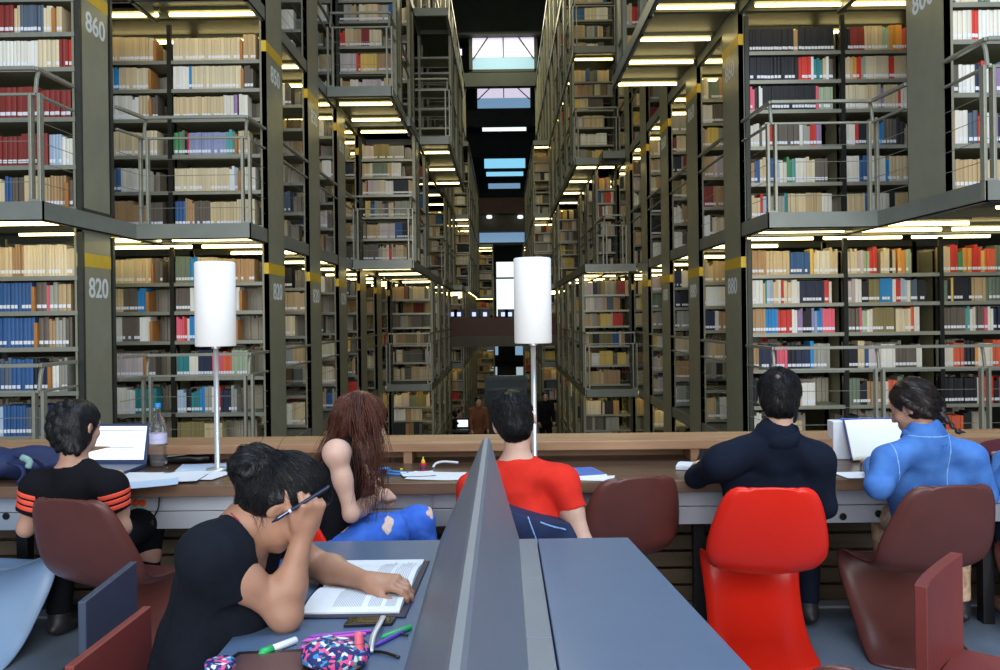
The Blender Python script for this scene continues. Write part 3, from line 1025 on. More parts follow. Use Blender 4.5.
for u, k in BAYS:
    if u is D1 or u is A1: continue
    lit(u, k, -.10, 'at the front of'); lit(u, k, DEP + .12, 'at the back of')
lit(A1, 1, -.1, 'at the front of')
tube_light(4.62, 5.5, 7.3, 1, 'warm fluorescent tube under the walkway in front of the far right shelves')
tube_light(4.0, 5.0, 6.9, 1, 'warm fluorescent tube below the walkway of the 800 pillar')
tube_light(-4.6, -3.7, 6.95, 1, 'warm fluorescent tube at the walkway edge above the braided girl')
for x0, x1, w_ in ((2.62, 3.5, 'left'), (3.62, 4.5, 'middle')):
    tube_light(x0, x1, 8.16, 1, 'warm fluorescent tube at the walkway edge, %s of the lower right bays' % w_)
for s_, row, k, xin in lamps_at:
    y = ROWS[row]
    base = 'warm fluorescent tube, %s, %s side, %s row, ' % (LNAME[k], SIDE[s_], ORD[row])
    near = row <= 8
    a, b2 = sorted((s_ * (XI[s_] + .06), s_ * (XI[s_] + .98)))
    if not (row == 2 and k in (0, 1)) and not (k >= 2 and row >= 7):
        tube_light(a, b2, y - .12, k + 1, base + 'front')
        if near and (k != 0 or row == 2): tube_light(a, b2, y + DEP + .1, k + 1, base + 'back')
    ov = has_block(s_, k + 1, row) or has_block(s_, k, row)
    if ov:
        xo = min(q[4] for q in (has_block(s_, k + 1, row), has_block(s_, k, row)) if q)
        a, b2 = sorted((s_ * (xo + .06), s_ * (XI[s_] - .05)))
        if (s_ < 0 and k >= 2 and row >= 6) or (s_ > 0 and k >= 3 and row >= 9): continue
        tube_light(a, b2, y - .12, k + 1, base + 'overhang')
        if has_block(s_, k + 1, row) and not has_block(s_, k, row) and row <= 6 and k == 1: tube_light(a, b2, y + DEP + .25, k + 1, base + 'overhang back')
make_tubes()

# ================================================================== roof, end wall, far bridge
SKYW = mat('window_daylight', (.8, .8, .9), .5, 0, 0, 1, emit=(.80, .72, .90), estr=.72)
SKYB = mat('window_blue', (.3, .5, .6), .5, 0, 0, 1, emit=(.17, .30, .46), estr=.8)
SKYC = mat('window_cyan', (.3, .6, .8), .5, 0, 0, 1, emit=(.24, .62, .86), estr=.9)
SKYX = mat('window_white', (.9, .95, 1), .5, 0, 0, 1, emit=(.85, .95, .97), estr=1.0)
m = MB()
m.boxb(-9, 9, -6, 72, 15.6, 16.0)
def wz(py, Y): return P(500, py, Y)[2]
for Y in (29, 37, 44.5, 52, 60):
    m.boxb(-8, 8, Y, Y + .5, wz(34 if Y < 38 else 85 if Y < 46 else 120, max(Y, 37)) if Y > 30 else 14.3, 15.6)
struct(m.build('ceiling', [DARKROOF]))
m = MB(); m.boxb(-9, 9, 70, 70.3, -2.6, 16); struct(m.build('wall_back', [DARKROOF]))
m = MB(); m.boxb(-9, -8.8, 6, 70, -2.6, 16); struct(m.build('wall_left', [DARKROOF]))
m = MB(); m.boxb(8.8, 9, 6, 70, -2.6, 16); struct(m.build('wall_right', [DARKROOF]))
m = MB(); m.boxb(-9, 9, 8.0, 70, -2.6, -2.27); struct(m.build('floor_ground', [CONC]))
# clerestory windows: (left px, right px, top, bottom, Y, split row, upper material, lower material)
wn = 0
for xl, xr, yt, yb, Y, sp, mu, ml in ((472, 534, 36, 69, 37.5, 57, SKYW, SKYB), (477, 530, 87, 108, 45, 98, SKYW, SKYB), (482, 526, 125, 131, 52.5, None, SKYX, None),
                                      (484, 525, 157, 168, 60, None, SKYC, None), (486, 523, 172, 176, 60.2, None, SKYC, None), (488, 520, 183.5, 188.5, 60.4, None, SKYB, None),
                                      (471, 534, 233, 242, 46, None, SKYB, None)):
    wn += 1
    a = P(xl, yt, Y); b = P(xr, yb, Y)
    t = thing('window_%d' % wn, None, None, ((a[0] + b[0]) / 2, Y, b[2]), None, 'structure')
    if sp:
        zc = P(500, sp, Y)[2]
        mm = MB(); mm.boxb(a[0], b[0], Y, Y + .04, zc, a[2]); mm.build('pane', [mu], t)
        mm = MB(); mm.boxb(a[0], b[0], Y, Y + .04, b[2], zc); mm.build('pane', [ml], t)
    else:
        mm = MB(); mm.boxb(a[0], b[0], Y, Y + .04, b[2], a[2]); mm.build('pane', [mu], t)
    fr = MB()
    fr.boxb(a[0] - .15, a[0], Y - .05, Y + .1, b[2] - .1, a[2] + .1); fr.boxb(b[0], b[0] + .15, Y - .05, Y + .1, b[2] - .1, a[2] + .1)
    fr.boxb(a[0] - .15, b[0] + .15, Y - .05, Y + .1, a[2], a[2] + .12); fr.boxb(a[0] - .15, b[0] + .15, Y - .05, Y + .1, b[2] - .12, b[2])
    xm = (a[0] + b[0]) / 2
    if Y < 50 and wn < 3:
        fr.bar((xm, Y - .05, (zc if sp else b[2])), (xm, Y - .05, a[2]), .05)
        fr.bar((a[0] + .02, Y - .06, zc - .1), (a[0] + .75, Y - .06, a[2]), .05); fr.bar((b[0] - .02, Y - .06, zc - .1), (b[0] - .75, Y - .06, a[2]), .05)
    fr.build('frame', [DARKROOF], t)
# side clerestory slots seen between the hangers
for xl, xr, yt, yb, Y in ((433, 449, 37.5, 41, 37), (429, 442, 52, 58, 37), (451, 462, 52, 58, 37), (556, 569, 34, 37, 37), (561, 571, 51, 56, 37), (543, 546, 50, 56, 37)):
    a = P(xl, yt, Y); b = P(xr, yb, Y); wn += 1
    mm = MB(); mm.boxb(a[0], b[0], Y - .4, Y - .36, b[2], a[2]); struct(mm.build('window_%d' % wn, [SKYW]))
# roof beams hanging between the stacks
m = MB()
for py0, py1, Y in ((72, 84, 37), (110, 124, 44.5), (133, 156, 52), (190, 197, 58)):
    a = P(440, py0, Y); b = P(562, py1, Y); m.boxb(a[0], b[0], Y + .2, Y + .6, b[2], a[2])
struct(m.build('beam', [DARKROOF]))
# brown fascia, concrete balcony and lower wood bridge
m = MB(); a = P(478, 198, 45); b = P(536, 213, 45); m.boxb(a[0], b[0], 45, 45.4, b[2], a[2]); struct(m.build('wall_parapet', [BROWNW]))
m = MB(); a = P(466, 213, 46); b = P(540, 232, 46); m.boxb(a[0], b[0], 45.2, 46.4, b[2], a[2]); struct(m.build('wall_balcony', [CONC]))
for px in (489, 520):
    a = P(px, 217, 45); mm = MB(); mm.lathe([(.01, 0), (.13, .02), (.16, .1), (.13, .18), (.01, .2)], a + [0, -.05, -.1], 12)
    tag(mm.build('globe_light', [SKYX], smooth=True), 'small white globe light on the %s of the distant concrete balcony' % ('left' if px < 500 else 'right'), 'ceiling light')
Yb = 24.4
m = MB(); a = P(450, 318, Yb); b = P(556, 337, Yb); m.boxb(a[0], b[0], Yb, Yb + .1, b[2], a[2]); struct(m.build('wall_bridge', [BROWNW]))
m = MB(); a2 = P(449, 336.5, Yb); b2 = P(560, 345.5, Yb); m.boxb(a2[0], b2[0], Yb - .05, Yb + .8, b2[2], a2[2]); struct(m.build('floor_bridge', [CONC]))
# bright glazed opening far behind the bridge
for xl, xr, yt, yb, Y, mt in ((496, 517, 262, 277, 55, SKYX), (496, 517, 279, 316, 55, SKYX)):
    a = P(xl, yt, Y); b = P(xr, yb, Y); wn += 1
    mm = MB(); mm.boxb(a[0], b[0], Y, Y + .05, b[2], a[2]); struct(mm.build('window_%d' % wn, [mt]))
m = MB()
for px in (482, 519):
    pass
MON = mat('monitor_black', (.012, .012, .015), .4, 0, 0, 1); MONS = mat('monitor_screen', (.3, .4, .7), .4, 0, 0, 1, emit=(.45, .55, 1.0), estr=1.2)
for i, px in enumerate((452, 459, 474, 485, 503, 510)):
    a = P(px, 318, Yb + .4)
    t = thing('monitor', '%s small dark monitor from the left on the far brown service desk' % ORD[i + 1], 'monitor', (a[0], Yb + .4, a[2]))
    mm = MB(); mm.boxb(a[0] - .16, a[0] + .16, Yb + .38, Yb + .42, a[2] + .02, a[2] + .26); mm.boxb(a[0] - .03, a[0] + .03, Yb + .41, Yb + .44, a[2] - .1, a[2] + .1)
    mm.build('screen_housing', [MON], t, bevel=.01)
    mm = MB(); mm.boxb(a[0] - .06, a[0] + .05, Yb + .375, Yb + .38, a[2] + .05, a[2] + .17); mm.build('display', [MONS], t)
# lower hall: concrete lift tower, bright lower bays
m = MB(); a = P(486, 378, 23.3); b = P(526, 470, 23.3); m.boxb(a[0], b[0], 23.3, 24.2, -2.27, a[2])
for px in (486, 525): 
    q = P(px, 378, 23.3); m.boxb(q[0] - .05, q[0] + .05, 23.2, 23.3, -2.27, q[2] + .05)
q = P(506, 378, 23.3); m.boxb(a[0], b[0], 23.18, 23.3, a[2] - .06, a[2] + .06); m.boxb(a[0], b[0], 23.18, 23.3, a[2] - .36, a[2] - .3)
struct(m.build('wall_lift', [mat('lift_glass', (.055, .07, .075), .25, .3, .2, 2)]))
for i, (xl, xr, yt, yb) in enumerate(((487, 498, 346, 355), (515, 524, 346, 355), (486, 497, 367, 375), (516, 523, 367, 375))):
    a = P(xl, yt, 44); b = P(xr, yb, 44); wn += 1
    mm = MB(); mm.boxb(a[0], b[0], 44, 44.05, b[2], a[2]); struct(mm.build('window_%d' % wn, [SKYB if i < 2 else mat('window_grey', (.5, .6, .7), .5, 0, 0, 1, emit=(.45, .55, .62), estr=.6)]))
# ================================================================== reading balcony
FLOORM = mat('blue_grey_floor', (0.15, 0.19, 0.25), 0.38, 0, 0.22, 3.0, 0.05, 30)
WOODL = mat('pine_ledge', (0.40, 0.235, 0.13), 0.45, 0, 0, 2.2, 0.08, 40, stretch=(1, 9, 9), color2=(0.26, 0.135, 0.068))
WOODD = mat('brown_counter', (0.120, 0.072, 0.046), 0.30, 0, 0, 2.0, 0.05, 30, stretch=(1, 8, 8), color2=(0.070, 0.040, 0.026))
WOODE = mat('counter_edge', (0.20, 0.118, 0.072), 0.4, 0, 0, 2.4, 0.05, 30, stretch=(1, 9, 9), color2=(0.12, 0.068, 0.042))
SLATM = mat('dark_slats', (0.15, 0.105, 0.06), 0.5, 0, 0, 2.0, 0.05, 40, stretch=(1, 9, 9), color2=(0.09, 0.062, 0.036))
PANELM = mat('grey_panel', (0.50, 0.55, 0.62), 0.35, 0.2, 0.04, 4)
BLACKM = mat('black_metal', (0.010, 0.010, 0.012), 0.45, 0.1, 0.1, 9)
m = MB(); m.boxb(-5, 5, -6, 4.66, -.3, 0); struct(m.build('floor', [FLOORM]))
XL, XR = -3.4, 3.4
CT = .74
ct = thing('counter', 'long brown wooden reading counter with a grey cable panel under its front edge', 'counter', (0, 4.2, 0))
m = MB(); m.boxb(XL, XR, 3.905, 4.47, CT - .05, CT); m.build('worktop', [WOODD], ct, bevel=.004)
m = MB(); m.boxb(XL, XR, 3.89, 3.905, CT - .055, CT - .001); m.build('edge_strip', [WOODE], ct, bevel=.004)
m = MB()
for i in range(6):
    xa = XL + 1.16 * i
    m.boxb(xa + .003, xa + 1.157, 3.99, 4.02, CT - .14, CT - .056); m.boxb(xa + .003, xa + 1.157, 3.99, 4.02, CT - .225, CT - .144)
m.boxb(XL, XR, 4.005, 4.16, CT - .22, CT - .21)
pan = m.build('cable_panel', [PANELM], ct, bevel=.002)
SOCK = mat('orange_socket', (.75, .10, .02), .45, 0, 0, 1); GRN = mat('green_mark', (.05, .40, .30), .5, 0, 0, 1)
def panel_pt(px, py): return P(px, py, 3.99)
for px, py, mt in ((133.5, 504, SOCK), (141, 504, SOCK), (2, 518, BLACKM), (841, 515, BLACKM), (876, 512, BLACKM), (887, 512, BLACKM)):
    q = panel_pt(px, py); mm = MB(); mm.lathe([(.002, 0), (.016, 0), (.017, -.006), (.012, -.008), (.002, -.004)], q, 14, np.array([[1,0,0],[0,0,1],[0,1,0.]]))
    mm.build('socket', [mt], pan, smooth=True)
q = panel_pt(138, 510); mm = MB(); mm.boxb(q[0] - .02, q[0] + .02, 3.985, 3.99, q[2] - .005, q[2] + .005); mm.build('marking', [GRN], pan)
for px in (402, 697, 20, 980):
    q = P(px, 500, 4.12); mm = MB(); mm.boxb(q[0] - .027, q[0] + .027, 4.09, 4.15, 0, CT - .05); mm.build('leg', [BLACKM], ct, bevel=.003)
# ledge with cubby holes
lg = thing('ledge', 'low pine ledge with open cubby holes running along the back of the counter', 'ledge', (0, 4.55, CT))
m = MB(); m.boxb(XL, XR, 4.40, 4.70, .800, .848); m.build('cap', [WOODL], lg, bevel=.005)
m = MB(); m.boxb(XL, XR, 4.62, 4.66, 0, .799); m.build('back_board', [WOODL], lg)
m = MB(); m.boxb(XL, XR, 4.47, 4.62, CT - .03, CT - .002); m.build('bottom_board', [WOODD], lg)
for xp in (-1.98, P(408, 455, 4.42)[0], P(694, 455, 4.42)[0], 2.53):
    mm = MB(); mm.boxb(xp - .022, xp + .022, 4.41, 4.62, CT, .799); mm.build('divider', [WOODL], lg)
sl = thing('slat_wall', 'dark wooden slats with narrow gaps under the counter', 'slats', (0, 4.44, 0))
for i in range(5):
    mm = MB(); z = .02 + .088 * i
    mm.boxb(XL, XR, 4.40, 4.425, z, z + .074); mm.build('slat', [SLATM], sl, bevel=.003)
m = MB()
for xb in np.arange(XL + .2, XR, .9): m.boxb(xb - .02, xb + .02, 4.425, 4.465, 0, CT - .05)
m.build('batten', [SLATM], sl)
for o_ in (ct, lg, sl): o_.rotation_euler = (0, 0, -.017)
m = MB(); m.boxb(XL, XR, 4.30, 4.40, 0, .012); struct(m.build('baseboard_counter', [PANELM]))

# ------------------------------------------------------------------ lamps
SHADEM = mat('white_lamp_shade', (.70, .71, .70), .55, 0, 0, 1, emit=(1.0, .99, .93), estr=.16)
LPOLE = mat('brushed_pole', (.62, .63, .64), .3, .6, .03, 30)
def table_lamp(pxb, pyt, pyb, pxc, r, label):
    Y = 4.30
    base = P(pxb, 469, Y)
    t = thing('reading_lamp', label, 'lamp', (base[0], Y, CT))
    c = P(pxc, (pyt + pyb) / 2, Y)
    zt = P(pxc, pyt, Y)[2]; zb = P(pxc, pyb, Y)[2]
    mm = MB(); mm.lathe([(.001, 0), (.055, 0), (.055, .008), (.02, .012), (.013, .014), (.013, zb - CT + .1), (.001, zb - CT + .1)], (base[0], Y, CT), 20); mm.build('pole', [LPOLE], t, smooth=True)
    mm = MB(); h = zt - zb
    mm.lathe([(.015, .02), (r - .012, .02), (r - .008, .004), (r - .003, 0), (r, .004), (r, h - .006), (r - .005, h), (.001, h)], (base[0], Y, zb), 48)
    s_ = mm.build('lamp_shade', [SHADEM], t, smooth=True)
    md = s_.modifiers.new('e', 'EDGE_SPLIT'); md.split_angle = math.radians(50)
    mm = MB(); mm.lathe([(.001, .0), (.022, .0), (.022, .03), (.001, .03)], (base[0], Y, zb - .012), 16); mm.build('collar', [LPOLE], t, smooth=False)
    return t
table_lamp(217.2, 262, 346, 216.5, .0995, 'left of the two white cylinder lamps, standing among papers and a water bottle')
table_lamp(534.6, 258, 343, 532.5, .0945, 'white cylinder lamp on a pole behind the red-shirted man')

# ------------------------------------------------------------------ one-piece plastic chairs
PROF = [(-.236,.832,.095,.004),(-.234,.824,.145,.006),(-.229,.800,.180,.010),(-.214,.735,.209,.02),(-.190,.65,.230,.03),(-.165,.575,.246,.036),(-.138,.505,.252,.040),(-.105,.452,.247,.042),
        (-.05,.413,.236,.038),(.03,.396,.230,.03),(.12,.400,.232,.02),(.20,.413,.234,.012),(.255,.414,.233,.01),(.282,.394,.231,.01),(.278,.35,.226,.02),(.245,.285,.218,.035),(.185,.21,.213,.05),
        (.115,.135,.213,.065),(.045,.072,.218,.08),(-.03,.030,.227,.09),(-.090,.010,.238,.095),(-.118,.004,.241,.095)]
CH = {}
def panton(loc, yaw, m, label):
    key = m.name
    if key not in CH:
        mb = MB(); n = 17; V = []
        k = len(PROF)
        for i, (y, z, hw, bow) in enumerate(PROF):
            a = PROF[max(i - 1, 0)]; b = PROF[min(i + 1, k - 1)]
            ty, tz = b[0] - a[0], b[1] - a[1]; L = math.hypot(ty, tz); ty /= L; tz /= L
            ny, nz = -tz, ty            # towards the sitter: forward on the back, up on the seat
            if i > 13: ny, nz = 1.0, 0.0
            for j in range(n):
                s = -1 + 2 * j / (n - 1)
                lip = max(0, abs(s) - .86) / .14
                d = bow * s * s + .020 * lip * lip
                V.append((hw * s, y + ny * d, .962 * (z + nz * d - (.0 if i else .012 * s * s))))
        Fc = [(i * n + j, i * n + j + 1, (i + 1) * n + j + 1, (i + 1) * n + j) for i in range(k - 1) for j in range(n - 1)]
        mb.add(V, Fc)
        o = mb.build('plastic_chair', [m], smooth=True, solid=.013, sub=1, local=True)
        CH[key] = o
        tag(o, label, 'chair')
        o.location = loc; o.rotation_euler = (0, 0, yaw)
        return o
    return dup(CH[key], loc, yaw, label)
BROWNC = mat('brown_plastic', (0.100, 0.031, 0.026), 0.36, 0, 0.12, 5, 0.03, 60)
REDC = mat('red_plastic', (0.72, 0.020, 0.008), 0.28, 0, 0.05, 4)
BLUEC = mat('pale_blue_plastic', (0.28, 0.42, 0.62), 0.32, 0, 0.08, 4)
def chair_at(px, py, Ytop, yaw, m, label):
    q = P(px, py, Ytop); c, s = math.cos(yaw), math.sin(yaw)
    off = np.array([-s * -.235, c * -.235])
    return panton((q[0] - off[0], q[1] - off[1], 0), yaw, m, label)
chair_at(773, 487, 3.40, math.radians(-6), REDC, 'glossy red plastic chair under the dark-shirted man')
chair_at(64, 491, 3.36, math.radians(-15), BROWNC, 'brown plastic chair under the girl in the black tee with orange stripes')
chair_at(955, 485, 3.40, math.radians(5), BROWNC, 'brown plastic chair under the girl in the denim jacket')
chair_at(640, 475, 3.66, math.radians(16), BROWNC, 'empty brown plastic chair right of the red-shirted man')
chair_at(272, 496, 3.30, math.radians(-40), REDC, 'red plastic chair under the long-haired woman')
chair_at(-94, 492, 3.50, math.radians(-16), BLUEC, 'pale blue plastic chair cut by the left edge')
chair_at(908, 651, 1.64, math.radians(-14), BROWNC, 'brown plastic chair of which only the top shows, right of the desk')

# ------------------------------------------------------------------ square chairs with flat backs
REDB = mat('dull_red_board', (0.175, 0.034, 0.030), 0.5, 0, 0.08, 6)
NAVYB = mat('navy_board', (0.036, 0.055, 0.095), 0.5, 0, 0.08, 6)
def box_chair(a, b, ztop, m, label, facing, th=.022, rake=0.0):
    """a, b: plan ends of the back panel; facing: +1/-1 side the seat is on"""
    a = np.asarray(a, float); b = np.asarray(b, float)
    d = unit(b - a); n = np.array([-d[1], d[0]]) * facing
    L = np.linalg.norm(b - a); c = (a + b) / 2
    t = thing('square_chair', label, 'chair', (c[0], c[1], 0))
    Rm = np.array([[d[0], n[0], 0], [d[1], n[1], 0], [0, 0, 1]])
    def bx(name, u, v, w_, hu, hv, hw):
        mm = MB(); mm.obox(np.array([c[0], c[1], 0]) + Rm @ np.array([u, v, w_]), (hu, hv, hw), Rm); return mm.build(name, [m], t, bevel=.004)
    mm = MB(); N_ = 9
    V = []
    for i in range(N_):
        s = -1 + 2 * i / (N_ - 1)
        for v in (-th / 2, th / 2):
            dv = -.02 * (1 - s * s) * rake
            p0 = np.array([c[0], c[1], 0]) + Rm @ np.array([s * L / 2, v + dv, .40]); p1 = np.array([c[0], c[1], 0]) + Rm @ np.array([s * L / 2, v + dv, ztop - .012 * rake * (1 - s * s)])
            V += [p0, p1]
    Fc = []
    for i in range(N_ - 1):
        o = i * 4
        Fc += [(o, o + 4, o + 5, o + 1), (o + 2, o + 3, o + 7, o + 6), (o + 1, o + 5, o + 7, o + 3), (o, o + 2, o + 6, o + 4)]
    Fc += [(0, 1, 3, 2), ((N_ - 1) * 4, (N_ - 1) * 4 + 2, (N_ - 1) * 4 + 3, (N_ - 1) * 4 + 1)]
    mm.add(V, Fc); mm.build('backrest', [m], t, bevel=.003)
    bx('seat', 0, .20, .43, L / 2, .20, .014)
    for s in (-1, 1): bx('side_panel', s * (L / 2 - .011), .20, .208, .011, .20, .208)
    return t
box_chair((-.965, 1.87), (-.955, 2.26), .742, REDB, 'dull red square-backed chair behind the woman in the navy tee', -1)
box_chair((-1.150, 2.30), (-1.175, 2.68), .742, NAVYB, 'navy square-backed chair behind the dull red one', -1)
box_chair((1.14, 2.34), (1.41, 2.66), .742, REDB, 'dull red square-backed chair in front of the brown chair, lower right', -1, .034, 1.0)

# ------------------------------------------------------------------ the desk with its ridge
DESKM = mat('blue_grey_laminate', (0.085, 0.140, 0.240), 0.30, 0, 0.03, 8)
RIDGEM = mat('grey_laminate', (0.165, 0.195, 0.24), 0.45, 0.1, 0.03, 8)
dk = thing('desk', 'blue-grey double study desk with a ridge-shaped divider down its middle', 'desk', (0, 1.9, 0))
TZ = .75
far_l = PZ(313, 541, TZ); far_r = PZ(628, 537.5, TZ); Yf = (far_l[1] + far_r[1]) / 2
seam_f = PZ(537, 540, TZ)[0]; seam_n = PZ(558, 670, TZ); 
sx = lambda y: seam_f + (seam_n[0] - seam_f) * (Yf - y) / (Yf - seam_n[1])
rn = PZ(752, 670, TZ); ry = lambda y: far_r[0] + (rn[0] - far_r[0]) * (Yf - y) / (Yf - rn[1])
Yn = .95
fl_f = PZ(440, 540, TZ)[0]; fr_f = PZ(519, 540, TZ)[0]
m = MB(); m.prism([(far_l[0], Yn), (fr_f - .02, Yn), (fr_f - .02, Yf), (far_l[0], Yf)], TZ - .03, TZ); m.build('left_top', [DESKM], dk, bevel=.003)
m = MB(); m.prism([(sx(Yn) + .002, Yn), (ry(Yn), Yn), (ry(Yf), Yf), (sx(Yf) + .002, Yf)], TZ - .03, TZ); m.build('right_top', [DESKM], dk, bevel=.003)
m = MB(); 
ys = [Yn, PZ(540, 638, TZ)[1], PZ(531, 578, TZ)[1], Yf]
for a, b in zip(ys[:-1], ys[1:]):
    m.prism([(fr_f - .02, a + .0015), (sx(a) - .002, a + .0015), (sx(b) - .002, b - .0015), (fr_f - .02, b - .0015)], TZ - .03, TZ)
m.build('cable_flap', [RIDGEM], dk, bevel=.002)
zr = P(486, 437.5, Yf)[2]; xr = P(486, 437.5, Yf)[0]
m = MB()
tw = .013
sec = [(fl_f, TZ), (fl_f + .012, TZ), (xr - tw, zr - .006), (xr - tw * .6, zr), (xr + tw * .6, zr), (xr + tw, zr - .006), (fr_f - .012, TZ), (fr_f, TZ)]
sec = [(fl_f, TZ + .0005), (xr - tw, zr - .010), (xr - tw * .5, zr), (xr + tw * .5, zr), (xr + tw, zr - .010), (fr_f, TZ + .0005)]
V = [(x, Yn, z) for x, z in sec] + [(x, Yf - .002, z) for x, z in sec]
n = len(sec)
m.add(V, [tuple(range(n)), tuple(range(2 * n - 1, n - 1, -1))] + [(i, i + n, (i + 1) % n + n, (i + 1) % n) for i in range(n)])
m.build('ridge_divider', [RIDGEM], dk)
m = MB()
for xl in (far_l[0] + .06, .36):
    for yl in (Yn + .1, Yf - .1): m.boxb(xl - .02, xl + .02, yl - .02, yl + .02, 0, TZ - .03)
m.build('leg_frame', [BLACKM], dk)
# ================================================================== people
def skinm(n, c): return mat(n, c, .5, 0, .06, 25, .05, 220, sss=.12)
SK_TAN = skinm('tan_skin', (.40, .215, .140)); SK_FAIR = skinm('fair_skin', (.62, .40, .31)); SK_MID = skinm('light_brown_skin', (.47, .27, .19)); SK_OL = skinm('olive_skin', (.52, .33, .24))
HAIR_K = mat('black_hair', (.0060, .0060, .0075), .42, 0, .3, 30, .2, 160, spec=.35)
HAIR_B = mat('brown_hair', (.092, .027, .013), .36, 0, .35, 30, .25, 160, spec=.5)
HAIR_D = mat('dark_brown_hair', (.016, .010, .009), .38, 0, .3, 30, .25, 160)
NAVYT = mat('navy_tee_cloth', (.0060, .0085, .0150), .9, 0, .12, 30, .1, 300, spec=.2)
BLACKT = mat('black_tee_cloth', (.0050, .0055, .0080), .9, 0, .12, 30, .1, 300, spec=.2)
REDT = mat('red_tee_cloth', (.66, .030, .018), .9, 0, .08, 20, .1, 300, spec=.2)
DARKSH = mat('dark_navy_shirt_cloth', (.0048, .0085, .0200), .9, 0, .15, 20, .1, 250, spec=.2)
DENIM = mat('blue_denim', (.034, .125, .42), .85, 0, 0, 14, .15, 350, color2=(.065, .205, .55))
JEANS = mat('bright_blue_jeans', (.024, .11, .56), .85, 0, 0, 14, .15, 350, color2=(.05, .18, .70))
DJEANS = mat('dark_jeans', (.018, .028, .065), .85, 0, .15, 12, .15, 350)
STRIPE = mat('orange_red_stripe', (.80, .085, .045), .7, 0, 0, 1)
SEAMM = mat('pale_denim_seam', (.22, .40, .70), .8, 0, 0, 1)
FRAY = mat('pale_frayed_threads', (.66, .50, .44), .9, 0, .25, 160)
LIPM = mat('lips', (.36, .13, .11), .45, 0, 0, 1)
BAND = mat('dark_pink_strap', (.42, .03, .07), .6, 0, 0, 1)

def base_of(pel): return (pel[0], pel[1], 0.0)
def mid(a, b, t): return np.asarray(a) * (1 - t) + np.asarray(b) * t
def arm(s, sh, el, wr, sc=1.0, k=.03):
    s.ell(sh, (.056 * sc,) * 3, None, .04)
    s.cone(sh, mid(sh, el, .45), .050 * sc, .047 * sc, k); s.cone(mid(sh, el, .4), el, .047 * sc, .038 * sc, k)
    s.cone(el, mid(el, wr, .3), .038 * sc, .041 * sc, .03); s.cone(mid(el, wr, .28), wr, .041 * sc, .0255 * sc, .03)
def legs(s, hip, kn, an, sc=1.0, g=0.0, k=.04):
    s.cone(hip, kn, .085 * sc + g, .058 * sc + g, k); s.cone(kn, mid(kn, an, .35), .056 * sc + g, .056 * sc + g, k); s.cone(mid(kn, an, .35), an, .056 * sc + g, .038 * sc + g, k)
def shoe(s, an, d):
    s.ell(np.asarray(an) + unit(d) * .06 - np.array([0, 0, .045]), (.13, .045, .04), (unit(d), np.cross((0, 0, 1), unit(d)), (0, 0, 1)), .03)
SHOEM = mat('dark_shoe', (.02, .02, .024), .5, 0, .1, 20)
def shoes(p, anL, anR, d, lo, hi):
    for an in (anL, anR):
        s = SDF(); an = np.asarray(an, float); d = unit(d); sd = np.cross((0, 0, 1), d); z = np.array([0, 0, 1.0])
        s.ell(an + d * .065 - z * .045, (.142, .052, .046), (d, sd, z), .03); s.cone(an - z * .02, an + z * .015, .052, .05, .03)
        s.cut((0, 0, .004), (0, 0, -1))
        part(s, 'shoe', SHOEM, an - .22, an + .22, .008, p)
def hairshell(s, c, fr, sc=1.0, grow=.012, front=.062, low=-.03, ears=True):
    r, f, u = fr
    Q = lambda a, b, d: np.asarray(c) + sc * (a * r + b * f + d * u)
    s.ell(Q(0, -.014, .036), (np.array([.076, .096, .086]) + grow) * sc, fr, .02)
    s.ell(Q(0, -.045, -.02), (np.array([.060, .062, .070]) + grow) * sc, fr, .03)
    if ears:
        for q in (-1, 1): s.ell(Q(q * .088, .002, -.012), np.array([.030, .026, .036]) * sc, fr, .008, 'sub')
    s.cut(Q(0, front, .055), f * .86 - u * .5, .012)
    s.cut(Q(0, .012, low), f * .75 - u * .66, .012)
    return Q
def bbox(*pts, pad=.16):
    A = np.array([np.asarray(p, float) for p in pts]); return A.min(0) - pad, A.max(0) + pad

def new_person(label, body_sdf, lo, hi, vox, skin):
    V, Fc = body_sdf.mesh(lo, hi, vox)
    o = obj('person', V, Fc, skin, None, smooth=True)
    return tag(o, label, 'person')
def part(s, name, m, lo, hi, vox, parent):
    V, Fc = s.mesh(lo, hi, vox)
    return obj(name, V, Fc, m, parent, smooth=True), (V, Fc)

